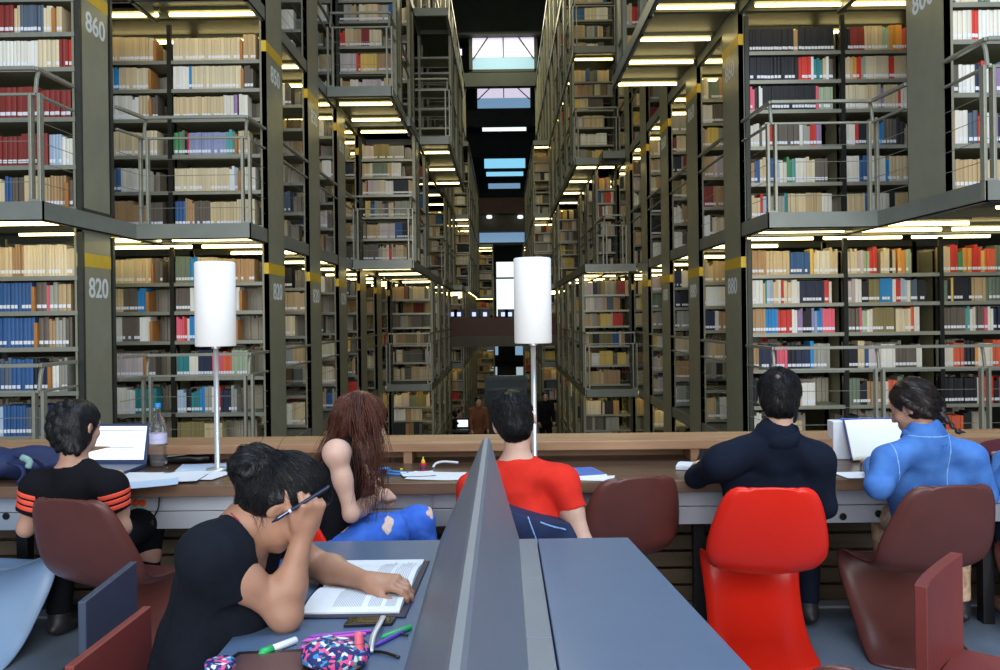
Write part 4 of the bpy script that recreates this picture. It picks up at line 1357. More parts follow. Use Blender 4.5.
# ------------------------------------------------------------------ the woman reading in front
def front_woman():
    pel = P(203, 706, 2.15); che = P(225, 592, 2.16); neck = P(249, 527, 2.14)
    shR = P(211, 556, 2.00); shL = np.array([-.66, 2.33, .945]); lat = unit(shR - shL)
    elR = P(283, 611, 2.06); wrR = P(304, 530, 2.08)
    elL = P(316, 565, 2.42); wrL = P(369, 582, 2.27)
    hc = P(286, 503, 2.13); f = unit((.66, .10, -.74)); fr = rotframe(f, (.74, .02, .66))
    hipR = pel + lat * .09 - np.array([0, 0, .04]); hipL = pel - lat * .09 - np.array([0, 0, .04])
    knR = hipR + np.array([.40, .02, .0]); knL = hipL + np.array([.40, .03, 0]); anR = np.array([knR[0] - .02, knR[1], .09]); anL = np.array([knL[0] + .02, knL[1], .09])
    b = SDF()
    torso(b, pel, che, neck, lat, -.012, .82, 0, bust=.0)
    b.cone(neck - np.array([.01, 0, .02]), hc - fr[2] * .07 - fr[1] * .025, .056, .050, .03)
    b.cone(neck, shR, .055, .05, .05); b.cone(neck, shL, .055, .05, .05)
    arm(b, shR, elR, wrR, .92); arm(b, shL, elL, wrL, .92)
    b.ell(elR + np.array([.012, -.01, -.012]), (.034, .034, .034), None, .03)
    Q = head(b, hc, fr, .90)
    D = unit(P(317, 492, 2.05) - wrR)
    tR, thR = hand(b, wrR, D, (.62, -.70, .1), -1, curls=[(62, 62, 35), (68, 66, 40), (74, 70, 40), (80, 70, 40)], sc=.90, thumb=(.65, .55, -.55))
    tL, thL = hand(b, wrL, P(402, 583, 2.245) - wrL, (.05, -.25, 1), 1, curls=[(18, 38, 30), (22, 40, 30), (26, 40, 30), (30, 42, 30)], sc=.90, thumb=(.75, .55, -.25))
    legs(b, hipR, knR, anR); legs(b, hipL, knL, anL); shoe(b, anR, (1, 0, 0)); shoe(b, anL, (1, 0, 0))
    lo, hi = bbox(pel, che, hc, elR, elL, wrL, shR, shL, knR, knL, anR, anL)
    p = new_person('woman in a navy tee bent over an open book, black hair in a bun', b, lo, hi, .0046, SK_TAN)
    # tee
    t = SDF(); g = .011
    f2, up2 = torso(t, pel, che, neck, lat, g, .90, .0, bust=.008)
    t.cone(mid(neck, shR, .25), shR, .056, .060, .06); t.cone(mid(neck, shL, .25), shL, .056, .060, .06)
    t.cone(shR + lat * -.01, mid(che, pel, .35) + lat * .075, .050, .085, .07); t.cone(che - f2 * .035, pel - f2 * .02, .090, .098, .06)
    hemR = P(229, 585, 2.035); t.fcone(shR, shR + (hemR - shR) * 1.1, .061, .064, .05)
    hemL = mid(shL, elL, .5); t.fcone(shL, hemL, .061, .062, .05)
    t.ell(mid(che, pel, .55) - f2 * .01, (.14 + g, .11 + g, .16), (lat, f2, up2), .05)
    nb = neck + np.array([.03, 0, .055])
    t.ell(neck + up2 * .040 + f2 * .04, (.098, .098, .058), (lat, f2, up2), .008, 'sub')
    t.cone(neck + f2 * .10 + lat * .015, che + f2 * .14 + up2 * .015 + lat * .02, .094, .036, .008, 'sub')
    t.cut(pel - np.array([0, 0, .07]), (0, 0, -1))
    w1 = wrinkle(3, .0035, 34, 6, (1, .4, 1)); w2 = wrinkle(5, .0045, 16, 5)
    t.disp = lambda X: w1(X) * np.clip((1.02 - X[..., 2]) * 6, 0, 1) + w2(X)
    o, vf = part(t, 'tee_shirt', NAVYT, lo, hi, .0055, p)
    j = SDF(); j.ell(pel - np.array([.02, 0, .07]), (.13, .165, .13), None, .04)
    j.cone(hipR - [0, 0, .02], knR, .098, .07, .04); j.cone(hipL - [0, 0, .02], knL, .098, .07, .04)
    j.fcone(knR, anR + [0, 0, .03], .07, .06, .03); j.fcone(knL, anL + [0, 0, .03], .07, .06, .03)
    part(j, 'jeans', DJEANS, lo, hi, .009, p)
    shoes(p, anL, anR, (1, 0, 0), lo, hi)
    # hair: cap, bun and loose locks
    h = SDF(); Qh = hairshell(h, hc, fr, .92, .015, .070, -.012)
    bun = P(252, 468, 2.12)
    hh = SDF()
    for k_ in range(9):
        a = k_ * .7; hh.ell(bun + np.array([.022 * math.cos(a), .02 * math.sin(a * 1.7), .027 * math.sin(a)]), (.031, .034, .028), rotframe((math.cos(a), .3, math.sin(a)), (0, 0, 1)), .008)
    hh.cone(bun, Qh(0, -.075, .05), .034, .05, .03)
    hh.cone(bun - [0, 0, .02], P(246, 500, 2.12), .032, .022, .02); hh.cone(P(246, 500, 2.12), P(254, 515, 2.11), .024, .012, .02)
    hh.disp = wrinkle(9, .0022, 120, 6)
    h.disp = wrinkle(8, .0016, 110, 6)
    ho, hv = part(h, 'hair', HAIR_K, lo, hi, .0045, p)
    bo, bv = part(hh, 'hair_bun', HAIR_K, lo, hi, .0045, p)
    tgt = Qh(0, -.10, .06)
    strands(hv, lambda X: tgt - X, 3200, .06, 1, 'hair_strands', HAIR_K, p, .0010, .004, sdf=h)
    def swirl(X):
        d = X - bun; return np.stack([-d[:, 2], d[:, 1] * .3, d[:, 0]], 1)
    strands(bv, swirl, 900, .06, 2, 'bun_strands', HAIR_K, p, .0010, .006, sdf=hh)
    rs = np.random.RandomState(4); L = []
    for i in range(20):
        st = [P(262, 512, 2.06), P(255, 512, 2.07), P(249, 505, 2.1)][i % 3] + rs.normal(size=3) * .006
        en = st + np.array([rs.uniform(-.03, .012), rs.uniform(-.01, .01), -rs.uniform(.02, .06)])
        L.append(np.array(bez([st, mid(st, en, .5) + rs.normal(size=3) * .006, en], 6)))
    for i in range(30):
        st = bun + rs.normal(size=3) * .025; en = st + np.array([rs.uniform(-.05, .03), rs.uniform(-.03, .01), rs.uniform(-.02, .04)])
        L.append(np.array(bez([st, mid(st, en, .5) + rs.normal(size=3) * .012, en], 6)))
    tubes_np(np.array(L), .0007, 'loose_hair', HAIR_K, p)
    # face details
    m = MB()
    for q in (1,):
        m.tube([Q(q * .046, .086, .003), Q(q * .036, .094, -.003), Q(q * .024, .093, -.002)], .0016, 5)
        m.tube([Q(q * .050, .082, .026), Q(q * .038, .094, .030), Q(q * .018, .098, .026)], .0028, 5)
    m.build('brow_and_lashes', [HAIR_K], p, smooth=True)
    m = MB(); m.tube([Q(-.020, .088, -.067), Q(-.008, .100, -.066), Q(0, .1005, -.067), Q(.008, .100, -.066), Q(.020, .088, -.067)], [.002, .005, .0055, .005, .002], 8, flat=.8)
    m.tube([Q(-.018, .087, -.074), Q(0, .099, -.075), Q(.018, .087, -.074)], [.002, .006, .002], 8, flat=.8); m.build('lips', [LIPM], p, smooth=True)
    a0 = P(238, 519, 2.06); m = MB(); m.tube(bez([P(232, 513, 2.08), P(238, 521, 2.055), P(243, 531, 2.05), P(247, 541, 2.06)], 8), .004, 6, flat=.5); m.build('strap', [BAND], p, smooth=True)
    return p, wrR, D, tR, thR
fw, fwr, fD, ftips, fth = front_woman()
# pen in her right hand
PEN = mat('dark_blue_pen', (.012, .020, .055), .3, 0, 0, 1); PENW = mat('pale_pen_band', (.55, .65, .80), .3, 0, 0, 1)
pa, pb = P(271.5, 522.5, 2.03), P(329.5, 486, 2.045)
t = thing('pen', 'dark blue pen held against her forehead by the woman in the navy tee', 'pen', pa)
m = MB(); m.tube([pa, mid(pa, pb, .06), mid(pa, pb, .08), mid(pa, pb, .97), pb], [.0015, .0035, .0046, .0046, .002], 10); m.build('barrel', [PEN], t, smooth=True)
m = MB(); m.tube([mid(pa, pb, .30), mid(pa, pb, .34)], .0049, 10); m.bar(mid(pa, pb, .12) + [0, -.006, .002], mid(pa, pb, .30) + [0, -.006, .002], .0016); m.build('clip', [PENW], t)

# ------------------------------------------------------------------ seated readers seen from behind
def reader(label, skin, pel, che, neck, shL, shR, elL, elR, wrL, wrR, hc, hf, hu, garment, gm, hairm, kneeL, kneeR, pants, w=1.0, sleeve='short', vox=.0065,
           handL=None, handR=None, g=.014, hsc=.98, hairfn=None, extra=None, seed=1, slv=.58, hip=1.0, armsc=1.0, hands=True, low=-.035, front=.06, collar=False, trousers=True, hair_grow=.013, shw=.062):
    lat = unit(np.asarray(shR) - shL); fr = rotframe(hf, hu)
    z = np.array([0, 0, 1.0]); fw_ = unit(np.cross(z, lat))
    hipL = pel - lat * .09; hipR = pel + lat * .09
    anL = np.array([kneeL[0], kneeL[1], .09]) - fw_ * .03; anR = np.array([kneeR[0], kneeR[1], .09]) - fw_ * .03
    b = SDF(); torso(b, pel, che, neck, lat, 0, w * .93)
    b.cone(neck - z * .02, hc - fr[2] * .06 - fr[1] * .02, .060, .054, .03)
    b.cone(neck, shR, .055, .052, .05); b.cone(neck, shL, .055, .052, .05)
    arm(b, shR, elR, wrR, armsc); arm(b, shL, elL, wrL, armsc)
    Q = head(b, hc, fr, hsc)
    if hands:
        hand(b, wrL, handL if handL is not None else (np.asarray(wrL) - elL), (0, 0, 1), 1, curls=[(20, 35, 25), (24, 38, 25), (28, 40, 25), (32, 40, 25)], sc=.95)
        hand(b, wrR, handR if handR is not None else (np.asarray(wrR) - elR), (0, 0, 1), -1, curls=[(20, 35, 25), (24, 38, 25), (28, 40, 25), (32, 40, 25)], sc=.95)
    legs(b, hipL, kneeL, anL); legs(b, hipR, kneeR, anR); shoe(b, anL, fw_); shoe(b, anR, fw_)
    lo, hi = bbox(pel, che, hc, elR, elL, wrL, wrR, shR, shL, kneeL, kneeR, anL, anR, pad=.19)
    SHOES = (anL, anR, fw_)
    p = new_person(label, b, lo, hi, vox, skin)
    t = SDF(); f2, up2 = torso(t, pel, che, neck, lat, g, w * .95, hip=hip)
    for sh in (shL, shR): t.cone(mid(neck, sh, .1), sh, .056 + g * .6, shw - .004, .06)
    t.cone(neck - up2 * .08, neck + up2 * (.015 if not collar else .03), .095, .076 if not collar else .072, .05)
    for sh, el, wr in ((shL, elL, wrL), (shR, elR, wrR)):
        if sleeve == 'short': t.fcone(sh, mid(sh, el, slv), shw - .002, shw - .002, .05)
        elif sleeve == 'long':
            t.cone(sh, el, shw - .002, .051, .05); t.fcone(el, mid(el, wr, .93), .051, .040, .025)
    ncr = .070 if not collar else .038
    t.ell(neck + up2 * (.055 if not collar else .065) + f2 * .014, (ncr + .004, ncr + .008, .046), (lat, f2, up2), .02, 'sub')
    t.cut(pel - z * .10, (0, 0, -1))
    w1 = wrinkle(seed, .0035, 30, 6, (1, .5, 1)); w2 = wrinkle(seed + 20, .005, 13, 5)
    t.disp = lambda X: w1(X) + w2(X)
    o, vf = part(t, garment, gm, lo, hi, vox, p)
    if trousers:
        j = SDF(); j.ell(pel - z * .03, (.17 * w, .125, .13), (lat, fw_, z), .04)
        for hp, kn, an in ((hipL, kneeL, anL), (hipR, kneeR, anR)): j.cone(hp, kn, .098, .072, .04); j.fcone(kn, np.asarray(an) + z * .02, .072, .055, .03)
        j.disp = wrinkle(seed + 3, .003, 24, 5)
        part(j, 'trousers', pants, lo, hi, .009, p)
        shoes(p, anL, anR, fw_, lo, hi)
    h = SDF(); Qh = hairshell(h, hc, fr, hsc, hair_grow, front, low); h.disp = wrinkle(seed + 7, .0018, 100, 6)
    ctx = dict(h=h, p=p, Q=Q, fr=fr, hc=hc, lo=lo, hi=hi, tee=t, pel=pel, che=che, neck=neck, lat=lat, f2=f2, up2=up2, shL=shL, shR=shR, elL=elL, elR=elR)
    if hairfn: hairfn(h, ctx)
    ho, hv = part(h, 'hair', hairm, lo, hi, .005, p)
    ctx['hv'] = hv
    if extra: extra(ctx)
    return p, ctx

def short_hair(L=.03, n=3500, m=HAIR_K):
    def ex(c):
        r, f, u = c['fr']; top = c['Q'](.02, -.03, .12)
        def flow(X):
            d = X - top; d = d / (np.linalg.norm(d, axis=1)[:, None] + 1e-6)
            return d * .8 - u * .5 + f * .1
        strands(c['hv'], flow, n, L, 5, 'hair_strands', m, c['p'], .0010, .008, sdf=c['h'])
    return ex

# girl in the black tee, braided hair, at the laptop
def lg_hair(h, c):
    r, f, u = c['fr']; Q = c['Q']
    pts = bez([Q(-.015, -.075, .105), Q(-.03, -.113, .05), Q(-.035, -.112, -.01), Q(-.02, -.095, -.06), Q(.01, -.08, -.095), Q(.05, -.06, -.105)], 15)
    for i, q in enumerate(pts):
        s = (-1) ** i
        h.ell(q + r * s * .017 - f * .006, (.031, .022, .018), rotframe(r * s + u * .5, f), .004)
    h.cuts = [(lambda X, c0=h.cuts[0][0]: c0(X), .01)]
    cc = c['neck'] - np.array([0, 0, .005]); 
    h.ell(Q(.055, -.03, -.06), (.03, .05, .05), (r, f, u), .02)
def lg_extra(c):
    r, f, u = c['fr']
    strands(c['hv'], lambda X: np.tile(-u + f * -.2, (len(X), 1)), 1300, .035, 3, 'hair_strands', HAIR_K, c['p'], .0009, .003, sdf=c['h'])
    for sh, el, nm in ((c['shR'], c['elR'], 1), (c['shL'], c['elL'], 0)):
        ax = unit(np.asarray(el) - sh); L = np.linalg.norm(np.asarray(el) - sh)
        for t_ in (.16, .30, .44):
            s = SDF(); q = mid(sh, el, t_)
            out = unit(c['lat'] * (1 if nm else -1) + np.array([0, -.5, 0]))
            s.shell_of(c['tee'], .0025, [('plane', q + ax * .010, ax), ('plane', q - ax * .010, -ax), ('plane', np.asarray(sh) + out * .005, -out)])
            V, Fc = s.mesh(q - .12, q + .12, .004)
            if len(V): obj('sleeve_stripe', V, Fc, STRIPE, c['p'], smooth=True)
    m = MB(); q = P(137, 536, 3.62)
lgY = 3.62
def at(px, Y, z):
    q = P(px, 400, Y); return np.array([q[0], Y, z])
reader('girl in a black tee with orange sleeve stripes, braided hair, at a laptop', SK_MID, at(82, 3.74, .53), P(76, 522, 3.70), P(74, 476, lgY + .06),
       P(38, 487, lgY + .04), P(111, 486, lgY + .02), P(26, 528, lgY + .04), P(122, 528, lgY + .04), np.array([-2.06, 3.99, .775]), np.array([-1.84, 3.99, .775]),
       P(79, 427, lgY + .10), (.35, .92, -.16), (.02, .12, .99), 'tee_shirt', BLACKT, HAIR_K, at(60, 4.10, .52), at(146, 4.08, .54), BLACKT, w=.92, hairfn=lg_hair, extra=lg_extra, seed=11, hsc=.90, armsc=.88, low=-.06, front=.075,
       handL=np.array([.3, 1, 0]), handR=np.array([-.3, 1, 0]), shw=.064)

# young man in the red tee
def rg_extra(c): short_hair(.035, 4200)(c)
rgY = 3.62
reader('young man in a red tee with short black hair, seen from behind', SK_FAIR, at(528, 3.60, .53), P(522, 528, rgY + .04), P(516, 468, rgY + .02),
       P(474, 489, rgY), P(562, 482, rgY), P(462, 548, rgY), P(584, 546, rgY - .06), np.array([-.02, 3.98, .775]), P(560, 566, 3.74),
       P(514, 421, rgY + .06), (.10, .97, -.22), (-.24, .2, .96), 'tee_shirt', REDT, HAIR_K, at(495, 4.0, .50), at(560, 4.0, .50), DJEANS, w=1.02, extra=rg_extra, seed=31, slv=.46, hair_grow=.007, low=-.030, front=.075, shw=.068, hsc=1.06)

# man in the dark shirt
def dm_hair(h, c):
    pass
def dm_extra(c):
    short_hair(.03, 4200)(c)
    r, f, u = c['fr']; Q = c['Q']; neck = c['neck']
    s = SDF()
    n = 26
    m = MB()
    ring = [(math.cos(a), math.sin(a)) for a in np.linspace(0, 2 * PI, n, endpoint=False)]
    V = []
    lat, f2, up2 = c['lat'], c['f2'], c['up2']
    for kk, (rad, hgt) in enumerate(((.088, .010), (.083, .040), (.078, .058), (.084, .056), (.092, .030), (.100, .006))):
        for ca, sa in ring: V.append(neck + lat * rad * ca + f2 * (rad * 1.05 * sa + .012) + up2 * (hgt - .018 * max(0, sa) + .0))
    m.add(V, [(k * n + i, k * n + (i + 1) % n, (k + 1) * n + (i + 1) % n, (k + 1) * n + i) for k in range(5) for i in range(n)])
    m.build('collar', [DARKSH], c['p'], smooth=True, solid=.004)
    # thinning crown
    sp = SDF(); sp.ell(Q(.0, -.102, .078), np.array([.014, .013, .014]), c['fr'], .01)
    part(sp, 'bald_spot', mat('thin_hair_scalp', (.13, .08, .06), .5, 0, .4, 200), Q(0, -.1, .078) - .05, Q(0, -.1, .078) + .05, .003, c['p'])
    # beard along the jaw
    bd = SDF(); bd.ell(Q(.052, .040, -.070), (.016, .036, .034), c['fr'], .01); bd.ell(Q(0, .075, -.095), (.040, .030, .026), c['fr'], .02); bd.ell(Q(.064, .012, -.030), (.010, .012, .030), c['fr'], .015)
    part(bd, 'beard', HAIR_K, Q(0, .04, -.07) - .1, Q(0, .04, -.07) + .1, .004, c['p'])
dY = 3.60
reader('man in a dark navy shirt with thinning black hair, seen from behind', SK_OL, at(768, 3.74, .53), P(770, 505, 3.70), P(777, 440, dY + .0),
       P(721, 462, dY), P(816, 460, dY), P(697, 477, 3.80), P(825, 505, dY + .02), np.array([.98, 4.12, .80]), np.array([1.22, 4.00, .79]),
       P(780, 398, dY + .05), (.38, .90, -.16), (.03, .10, .99), 'shirt', DARKSH, HAIR_K, at(735, 4.12, .50), at(802, 4.12, .50), DARKSH, w=1.24, sleeve='long', extra=dm_extra, seed=41, hip=1.14, low=-.045, front=.07, collar=True, shw=.074, hair_grow=.010,
       handL=np.array([.7, .5, 0]), handR=np.array([-.4, .9, 0]), g=.02, hsc=1.0)

# girl in the denim jacket
def dg_hair(h, c):
    Q = c['Q']; r, f, u = c['fr']
    h.cuts = [h.cuts[0]]
    pts = bez([Q(.045, -.095, .02), Q(.075, -.10, -.02), P(943, 415, 3.50), P(949, 423, 3.49), P(957, 431, 3.50)], 11)
    for i, q in enumerate(pts):
        s_ = (-1) ** i; rad = .021 - .0012 * i
        h.ell(q + r * s_ * .008, (rad, rad * .8, rad * .75), rotframe(r * s_ - u * .5, f), .005)
    h.cone(pts[-1], pts[-1] + np.array([.035, 0, -.006]), .010, .003, .01)
    pts = bez([Q(-.055, .03, .085), Q(-.083, .0, .045), Q(-.083, -.03, .0), Q(-.06, -.075, -.055)], 8)
    for i, q in enumerate(pts):
        h.ell(q, (.020, .016, .014), rotframe(f * (-1) ** i + u, r), .005)
def dg_extra(c):
    r, f, u = c['fr']; tgt = c['Q'](.06, -.1, -.03)
    strands(c['hv'], lambda X: (tgt - X) / (np.linalg.norm(tgt - X, axis=1)[:, None] + 1e-6) - u * .3, 2600, .05, 3, 'hair_strands', HAIR_D, c['p'], .0010, .007, sdf=c['h'])
    che, lat, up, f2, neck = c['che'], c['lat'], c['up2'], c['f2'], c['neck']
    def seam(name, slabs, ctr, R=.3):
        s = SDF(); s.shell_of(c['tee'], .0022, slabs); V, Fc = s.mesh(ctr - R, ctr + R, .0045)
        if len(V): obj(name, V, Fc, SEAMM, c['p'], smooth=True)
    z = np.array([0, 0, 1.0]); zy = P(925, 441, 3.45)
    bk = ('plane', che - f2 * .02, f2)
    seam('yoke_seam', [('plane', zy + z * .0035, z), ('plane', zy - z * .0035, -z), bk], che)
    for px in (912, 968):
        q = P(px, 470, 3.43); x = np.array([1.0, 0, 0]); nx = unit(np.array([1, 0, .10 if px < 930 else -.06]))
        seam('panel_seam', [('plane', q + nx * 0.0025, nx), ('plane', q - nx * .0035, -nx), ('plane', zy, z), bk], che)
    # collar
    m = MB(); n = 24; V = []
    for rad, hgt in ((.078, .012), (.074, .045), (.082, .044), (.096, .004)):
        for a in np.linspace(0, 2 * PI, n, endpoint=False):
            V.append(neck + lat * rad * math.cos(a) + f2 * (rad * 1.05 * math.sin(a) + .01) + up * (hgt - .02 * max(0, math.sin(a))))
    m.add(V, [(k * n + i, k * n + (i + 1) % n, (k + 1) * n + (i + 1) % n, (k + 1) * n + i) for k in range(3) for i in range(n)])
    m.build('collar', [DENIM], c['p'], smooth=True, solid=.004)
gY = 3.62
reader('girl in a blue denim jacket with dark braids, looking down to the left', SK_MID, at(936, 3.75, .53), P(931, 502, 3.71), P(926, 440, gY + .02),
       P(888, 462, gY), P(971, 458, gY), P(877, 488, gY - .06), P(984, 497, gY), np.array([1.72, 3.98, .785]), np.array([2.02, 3.98, .785]),
       P(913, 407, gY + .10), (-.62, .68, -.38), (-.20, .24, .95), 'denim_jacket', DENIM, HAIR_D, at(884, 4.08, .54), at(952, 4.12, .50), mat('patterned_skirt', (.45, .20, .10), .8, 0, 0, 40, color2=(.65, .55, .40)), w=1.06, hip=1.2, sleeve='long', hairfn=dg_hair, extra=dg_extra, seed=51, hsc=.93, low=-.05,
       front=.072, collar=True, shw=.062, armsc=.9, handL=np.array([.2, 1, 0]), handR=np.array([-.3, 1, 0]), g=.016)

# ------------------------------------------------------------------ navy jacket round the red-shirted man's waist
JK = mat('navy_jacket_cloth', (.010, .022, .075), .8, 0, .15, 20, .1, 250)
jl = unit(P(560, 482, rgY) - P(474, 489, rgY))
s = SDF(); jp = at(526, 3.585, .53); jc = P(523, 520, 3.555)
s.ell(jp, (.20, .155, .20), None, .05); s.ell(jc, (.165, .140, .12), None, .05)
s.cone(jp + [.16, -.05, .02], jp + [.20, .05, -.25], .05, .03, .05)
s.cut(jc + np.array([0, 0, .050]), (.32, 0, 1)); s.cut(jp - np.array([0, 0, .16]), (0, 0, -1))
s.disp = wrinkle(77, .006, 26, 6)
lo, hi = jp - .35, jp + .45
V, Fc = s.mesh(lo, hi, .007)
jk = tag(obj('jacket', V, Fc, JK, None, smooth=True), 'navy jacket with pale piping bunched behind the red-shirted man', 'jacket')
for a, nn in (((P(533, 505, 3.4), P(524, 535, 3.4)), (1, 0, .35)), ((P(566, 526, 3.4), P(548, 537, 3.4)), (.45, 0, 1))):
    q = mid(a[0], a[1], .5); nn = unit(nn); e = SDF(); e.shell_of(s, .003, [('plane', q + nn * .0035, nn), ('plane', q - nn * .0035, -nn), ('plane', jc - [0, .05, 0], (0, 1, 0)), ('plane', P(540, 520, 3.4), (1, 0, 0) if q[0] < P(540, 520, 3.4)[0] else (-1, 0, 0))])
    V, Fc = e.mesh(jp - .3, jp + .35, .0045)
    if len(V): obj('piping', V, Fc, MATS['pale_denim_seam'], jk, smooth=True)
# stool he sits on
st = thing('stool', 'dark stool below the red-shirted man, behind the desk', 'stool', (jp[0], 3.62, 0))
m = MB(); m.lathe([(.001, .39), (.17, .39), (.175, .40), (.175, .415), (.001, .42)], (jp[0], 3.62, 0), 24); m.build('seat', [BROWNC], st, smooth=True)
for a in range(4):
    m = MB(); ca, sa = math.cos(a * PI / 2 + .78), math.sin(a * PI / 2 + .78); m.tube([(jp[0] + .13 * ca, 3.62 + .13 * sa, .39), (jp[0] + .17 * ca, 3.62 + .17 * sa, 0)], .013, 8); m.build('leg', [BLACKM], st)

# ------------------------------------------------------------------ woman with long brown hair
def long_hair_woman():
    pel = at(312, 3.40, .56); che = P(334, 494, 3.46); neck = P(350, 450, 3.47)
    lat = unit((.36, -.93, 0)); f = unit((.86, .47, -.20)); fr = rotframe(f, (.18, .08, .98))
    shR = P(336, 453, 3.30); shL = shR - lat * .27 + np.array([.05, 0, -.01])
    elR = P(351, 514, 3.30); wrR = P(380, 496, 3.70); elL = np.array([-.60, 3.74, .80]); wrL = P(362, 482, 3.92)
    hc = P(360, 424, 3.50)
    hipR = pel + lat * .09; hipL = pel - lat * .09
    knR = P(391, 533, 3.42); knL = P(419, 523, 3.62)
    anR = np.array([knR[0] + .05, knR[1] + .12, .12]); anL = np.array([knL[0] + .05, knL[1] + .10, .12])
    b = SDF(); torso(b, pel, che, neck, lat, 0, .86)
    b.cone(neck - [0, 0, .02], hc - fr[2] * .06 - fr[1] * .02, .055, .05, .03); b.cone(neck, shR, .05, .047, .05); b.cone(neck, shL, .05, .047, .05)
    arm(b, shR, elR, wrR, .73); arm(b, shL, elL, wrL, .73); Q = head(b, hc, fr, .97)
    hand(b, wrR, unit((.45, .80, -.10)), (.35, -.45, .8), -1, curls=[(40, 55, 35), (45, 58, 35), (50, 60, 35), (55, 60, 35)], sc=.92)
    hand(b, wrL, unit((.8, .6, 0)), (0, 0, 1), 1, sc=.92)
    legs(b, hipR, knR, anR); legs(b, hipL, knL, anL); shoe(b, anR, (.7, .7, 0)); shoe(b, anL, (.7, .7, 0))
    lo, hi = bbox(pel, che, hc, shR, shL, elR, elL, wrR, wrL, knR, knL, anR, anL)
    p = new_person('woman with long reddish-brown hair, black sleeveless top and ripped blue jeans', b, lo, hi, .0058, SK_FAIR)
    t = SDF(); f2, up2 = torso(t, pel, che, neck, lat, .013, .88)
    t.cone(mid(neck, shR, .15), mid(neck, shR, .62), .056, .058, .04); t.cone(mid(neck, shL, .2), mid(neck, shL, .75), .056, .058, .04)
    t.ell(neck + up2 * .05, (.075, .075, .05), (lat, f2, up2), .01, 'sub')
    t.ell(shR + lat * .035, (.052, .085, .10), (lat, f2, up2), .012, 'sub'); t.ell(shL - lat * .035, (.05, .08, .09), (lat, f2, up2), .012, 'sub')
    t.disp = wrinkle(61, .004, 26, 6)
    part(t, 'sleeveless_top', BLACKT, lo, hi, .0065, p)
    j = SDF(); j.ell(pel - [0, 0, .03], (.155, .13, .13), (lat, f2, (0, 0, 1)), .04)
    for hp, kn, an in ((hipR, knR, anR), (hipL, knL, anL)): j.cone(hp, kn, .094, .070, .03); j.fcone(kn, an + [0, 0, .04], .070, .05, .02)
    w1 = wrinkle(62, .004, 34, 6); w2 = wrinkle(63, .0018, 90, 5); j.disp = lambda X: w1(X) + w2(X)
    part(j, 'jeans', JEANS, lo, hi, .006, p)
    shoes(p, anL, anR, (.7, .7, 0), lo, hi)
    for q, r_ in ((P(387, 521, 3.33), np.array([.026, .07, .066])), (P(431, 507, 3.58), np.array([.022, .06, .05]))):
        e = SDF(); e.shell_of(j, .0028, [('ball', q, r_)]); wq = wrinkle(99, .0035, 120, 6); bq = e.cuts[-1][0]; e.cuts[-1] = ((lambda X, bq=bq: bq(X) + wq(X)), .0008); V, Fc = e.mesh(q - .1, q + .1, .0035)
        if len(V): obj('frayed_rip', V, Fc, FRAY, p, smooth=True)
    # hair
    h = SDF(); Qh = hairshell(h, hc, fr, .97, .015, .080, -.05, False)
    h.cuts = [h.cuts[0]]
    h2 = SDF()
    locks = [([P(352, 396, 3.46), P(342, 418, 3.44), P(331, 442, 3.43), P(322, 466, 3.42)], [.042, .044, .036, .010]),
             ([P(350, 400, 3.50), P(336, 428, 3.47), P(326, 452, 3.46), P(318, 470, 3.45)], [.042, .044, .034, .010]),
             ([P(358, 394, 3.43), P(357, 420, 3.37), P(364, 452, 3.33), P(369, 482, 3.33), P(368, 502, 3.35)], [.044, .048, .046, .038, .012]),
             ([P(364, 398, 3.45), P(371, 425, 3.38), P(376, 455, 3.36), P(377, 482, 3.37), P(376, 498, 3.38)], [.040, .040, .038, .030, .010]),
             ([P(370, 404, 3.50), P(377, 428, 3.46), P(379, 450, 3.45), P(378, 470, 3.44)], [.030, .030, .024, .008])]
    w1 = wrinkle(64, .0035, 95, 7, (1, 1, .10)); h2.disp = w1; h.disp = wrinkle(65, .002, 90, 6, (1, 1, .2))
    h2.p = h.p[:2] + h2.p
    c0 = h.cuts
    V, Fc = h2.mesh(lo, hi, .005)
    keep = ((V[Fc].mean(1) - Q(0, .062, .0)) @ f < 0) | (V[Fc].mean(1)[:, 2] < hc[2] - .13)
    Fk = Fc[keep]
    obj('hair', V, Fk, HAIR_B, p, smooth=True)
    def flow(X):
        d = np.zeros_like(X); d[:, 2] = -1.0; d[:, 0] = np.where((X[:, 0] < hc[0] - .05) & (X[:, 2] < hc[2] + .06), -.55, .04)
        top = np.clip((X[:, 2] - (hc[2] + .05)) / .08, 0, 1)[:, None]
        out = X - hc; out[:, 2] = 0
        return d + out / (np.linalg.norm(out, axis=1)[:, None] + 1e-6) * top * 1.2
    strands((V, Fk), flow, 4200, .16, 66, 'hair_strands', HAIR_B, p, .0013, .009, segs=7, curl=.05, sdf=h2)
    rs = np.random.RandomState(67); L = []
    for pts, rr in locks:
        for i in range(60):
            o = rs.normal(size=3) * .013
            L.append(np.array(bez([np.asarray(q) + o * (.5 + .5 * k) + rs.normal(size=3) * .006 for k, q in enumerate(pts)] + [np.asarray(pts[-1]) + o * 1.5 + [rs.uniform(-.01, .01), 0, -rs.uniform(.01, .04)]], 12)))
    tubes_np(np.array(L), .0014, 'long_locks', HAIR_B, p)
    m = MB(); m.tube(bez([P(338, 438, 3.36), P(343, 455, 3.31), P(339, 470, 3.30), P(336, 480, 3.31)], 10), .0012, 5); m.build('stray_lock', [HAIR_B], p, smooth=True)
long_hair_woman()

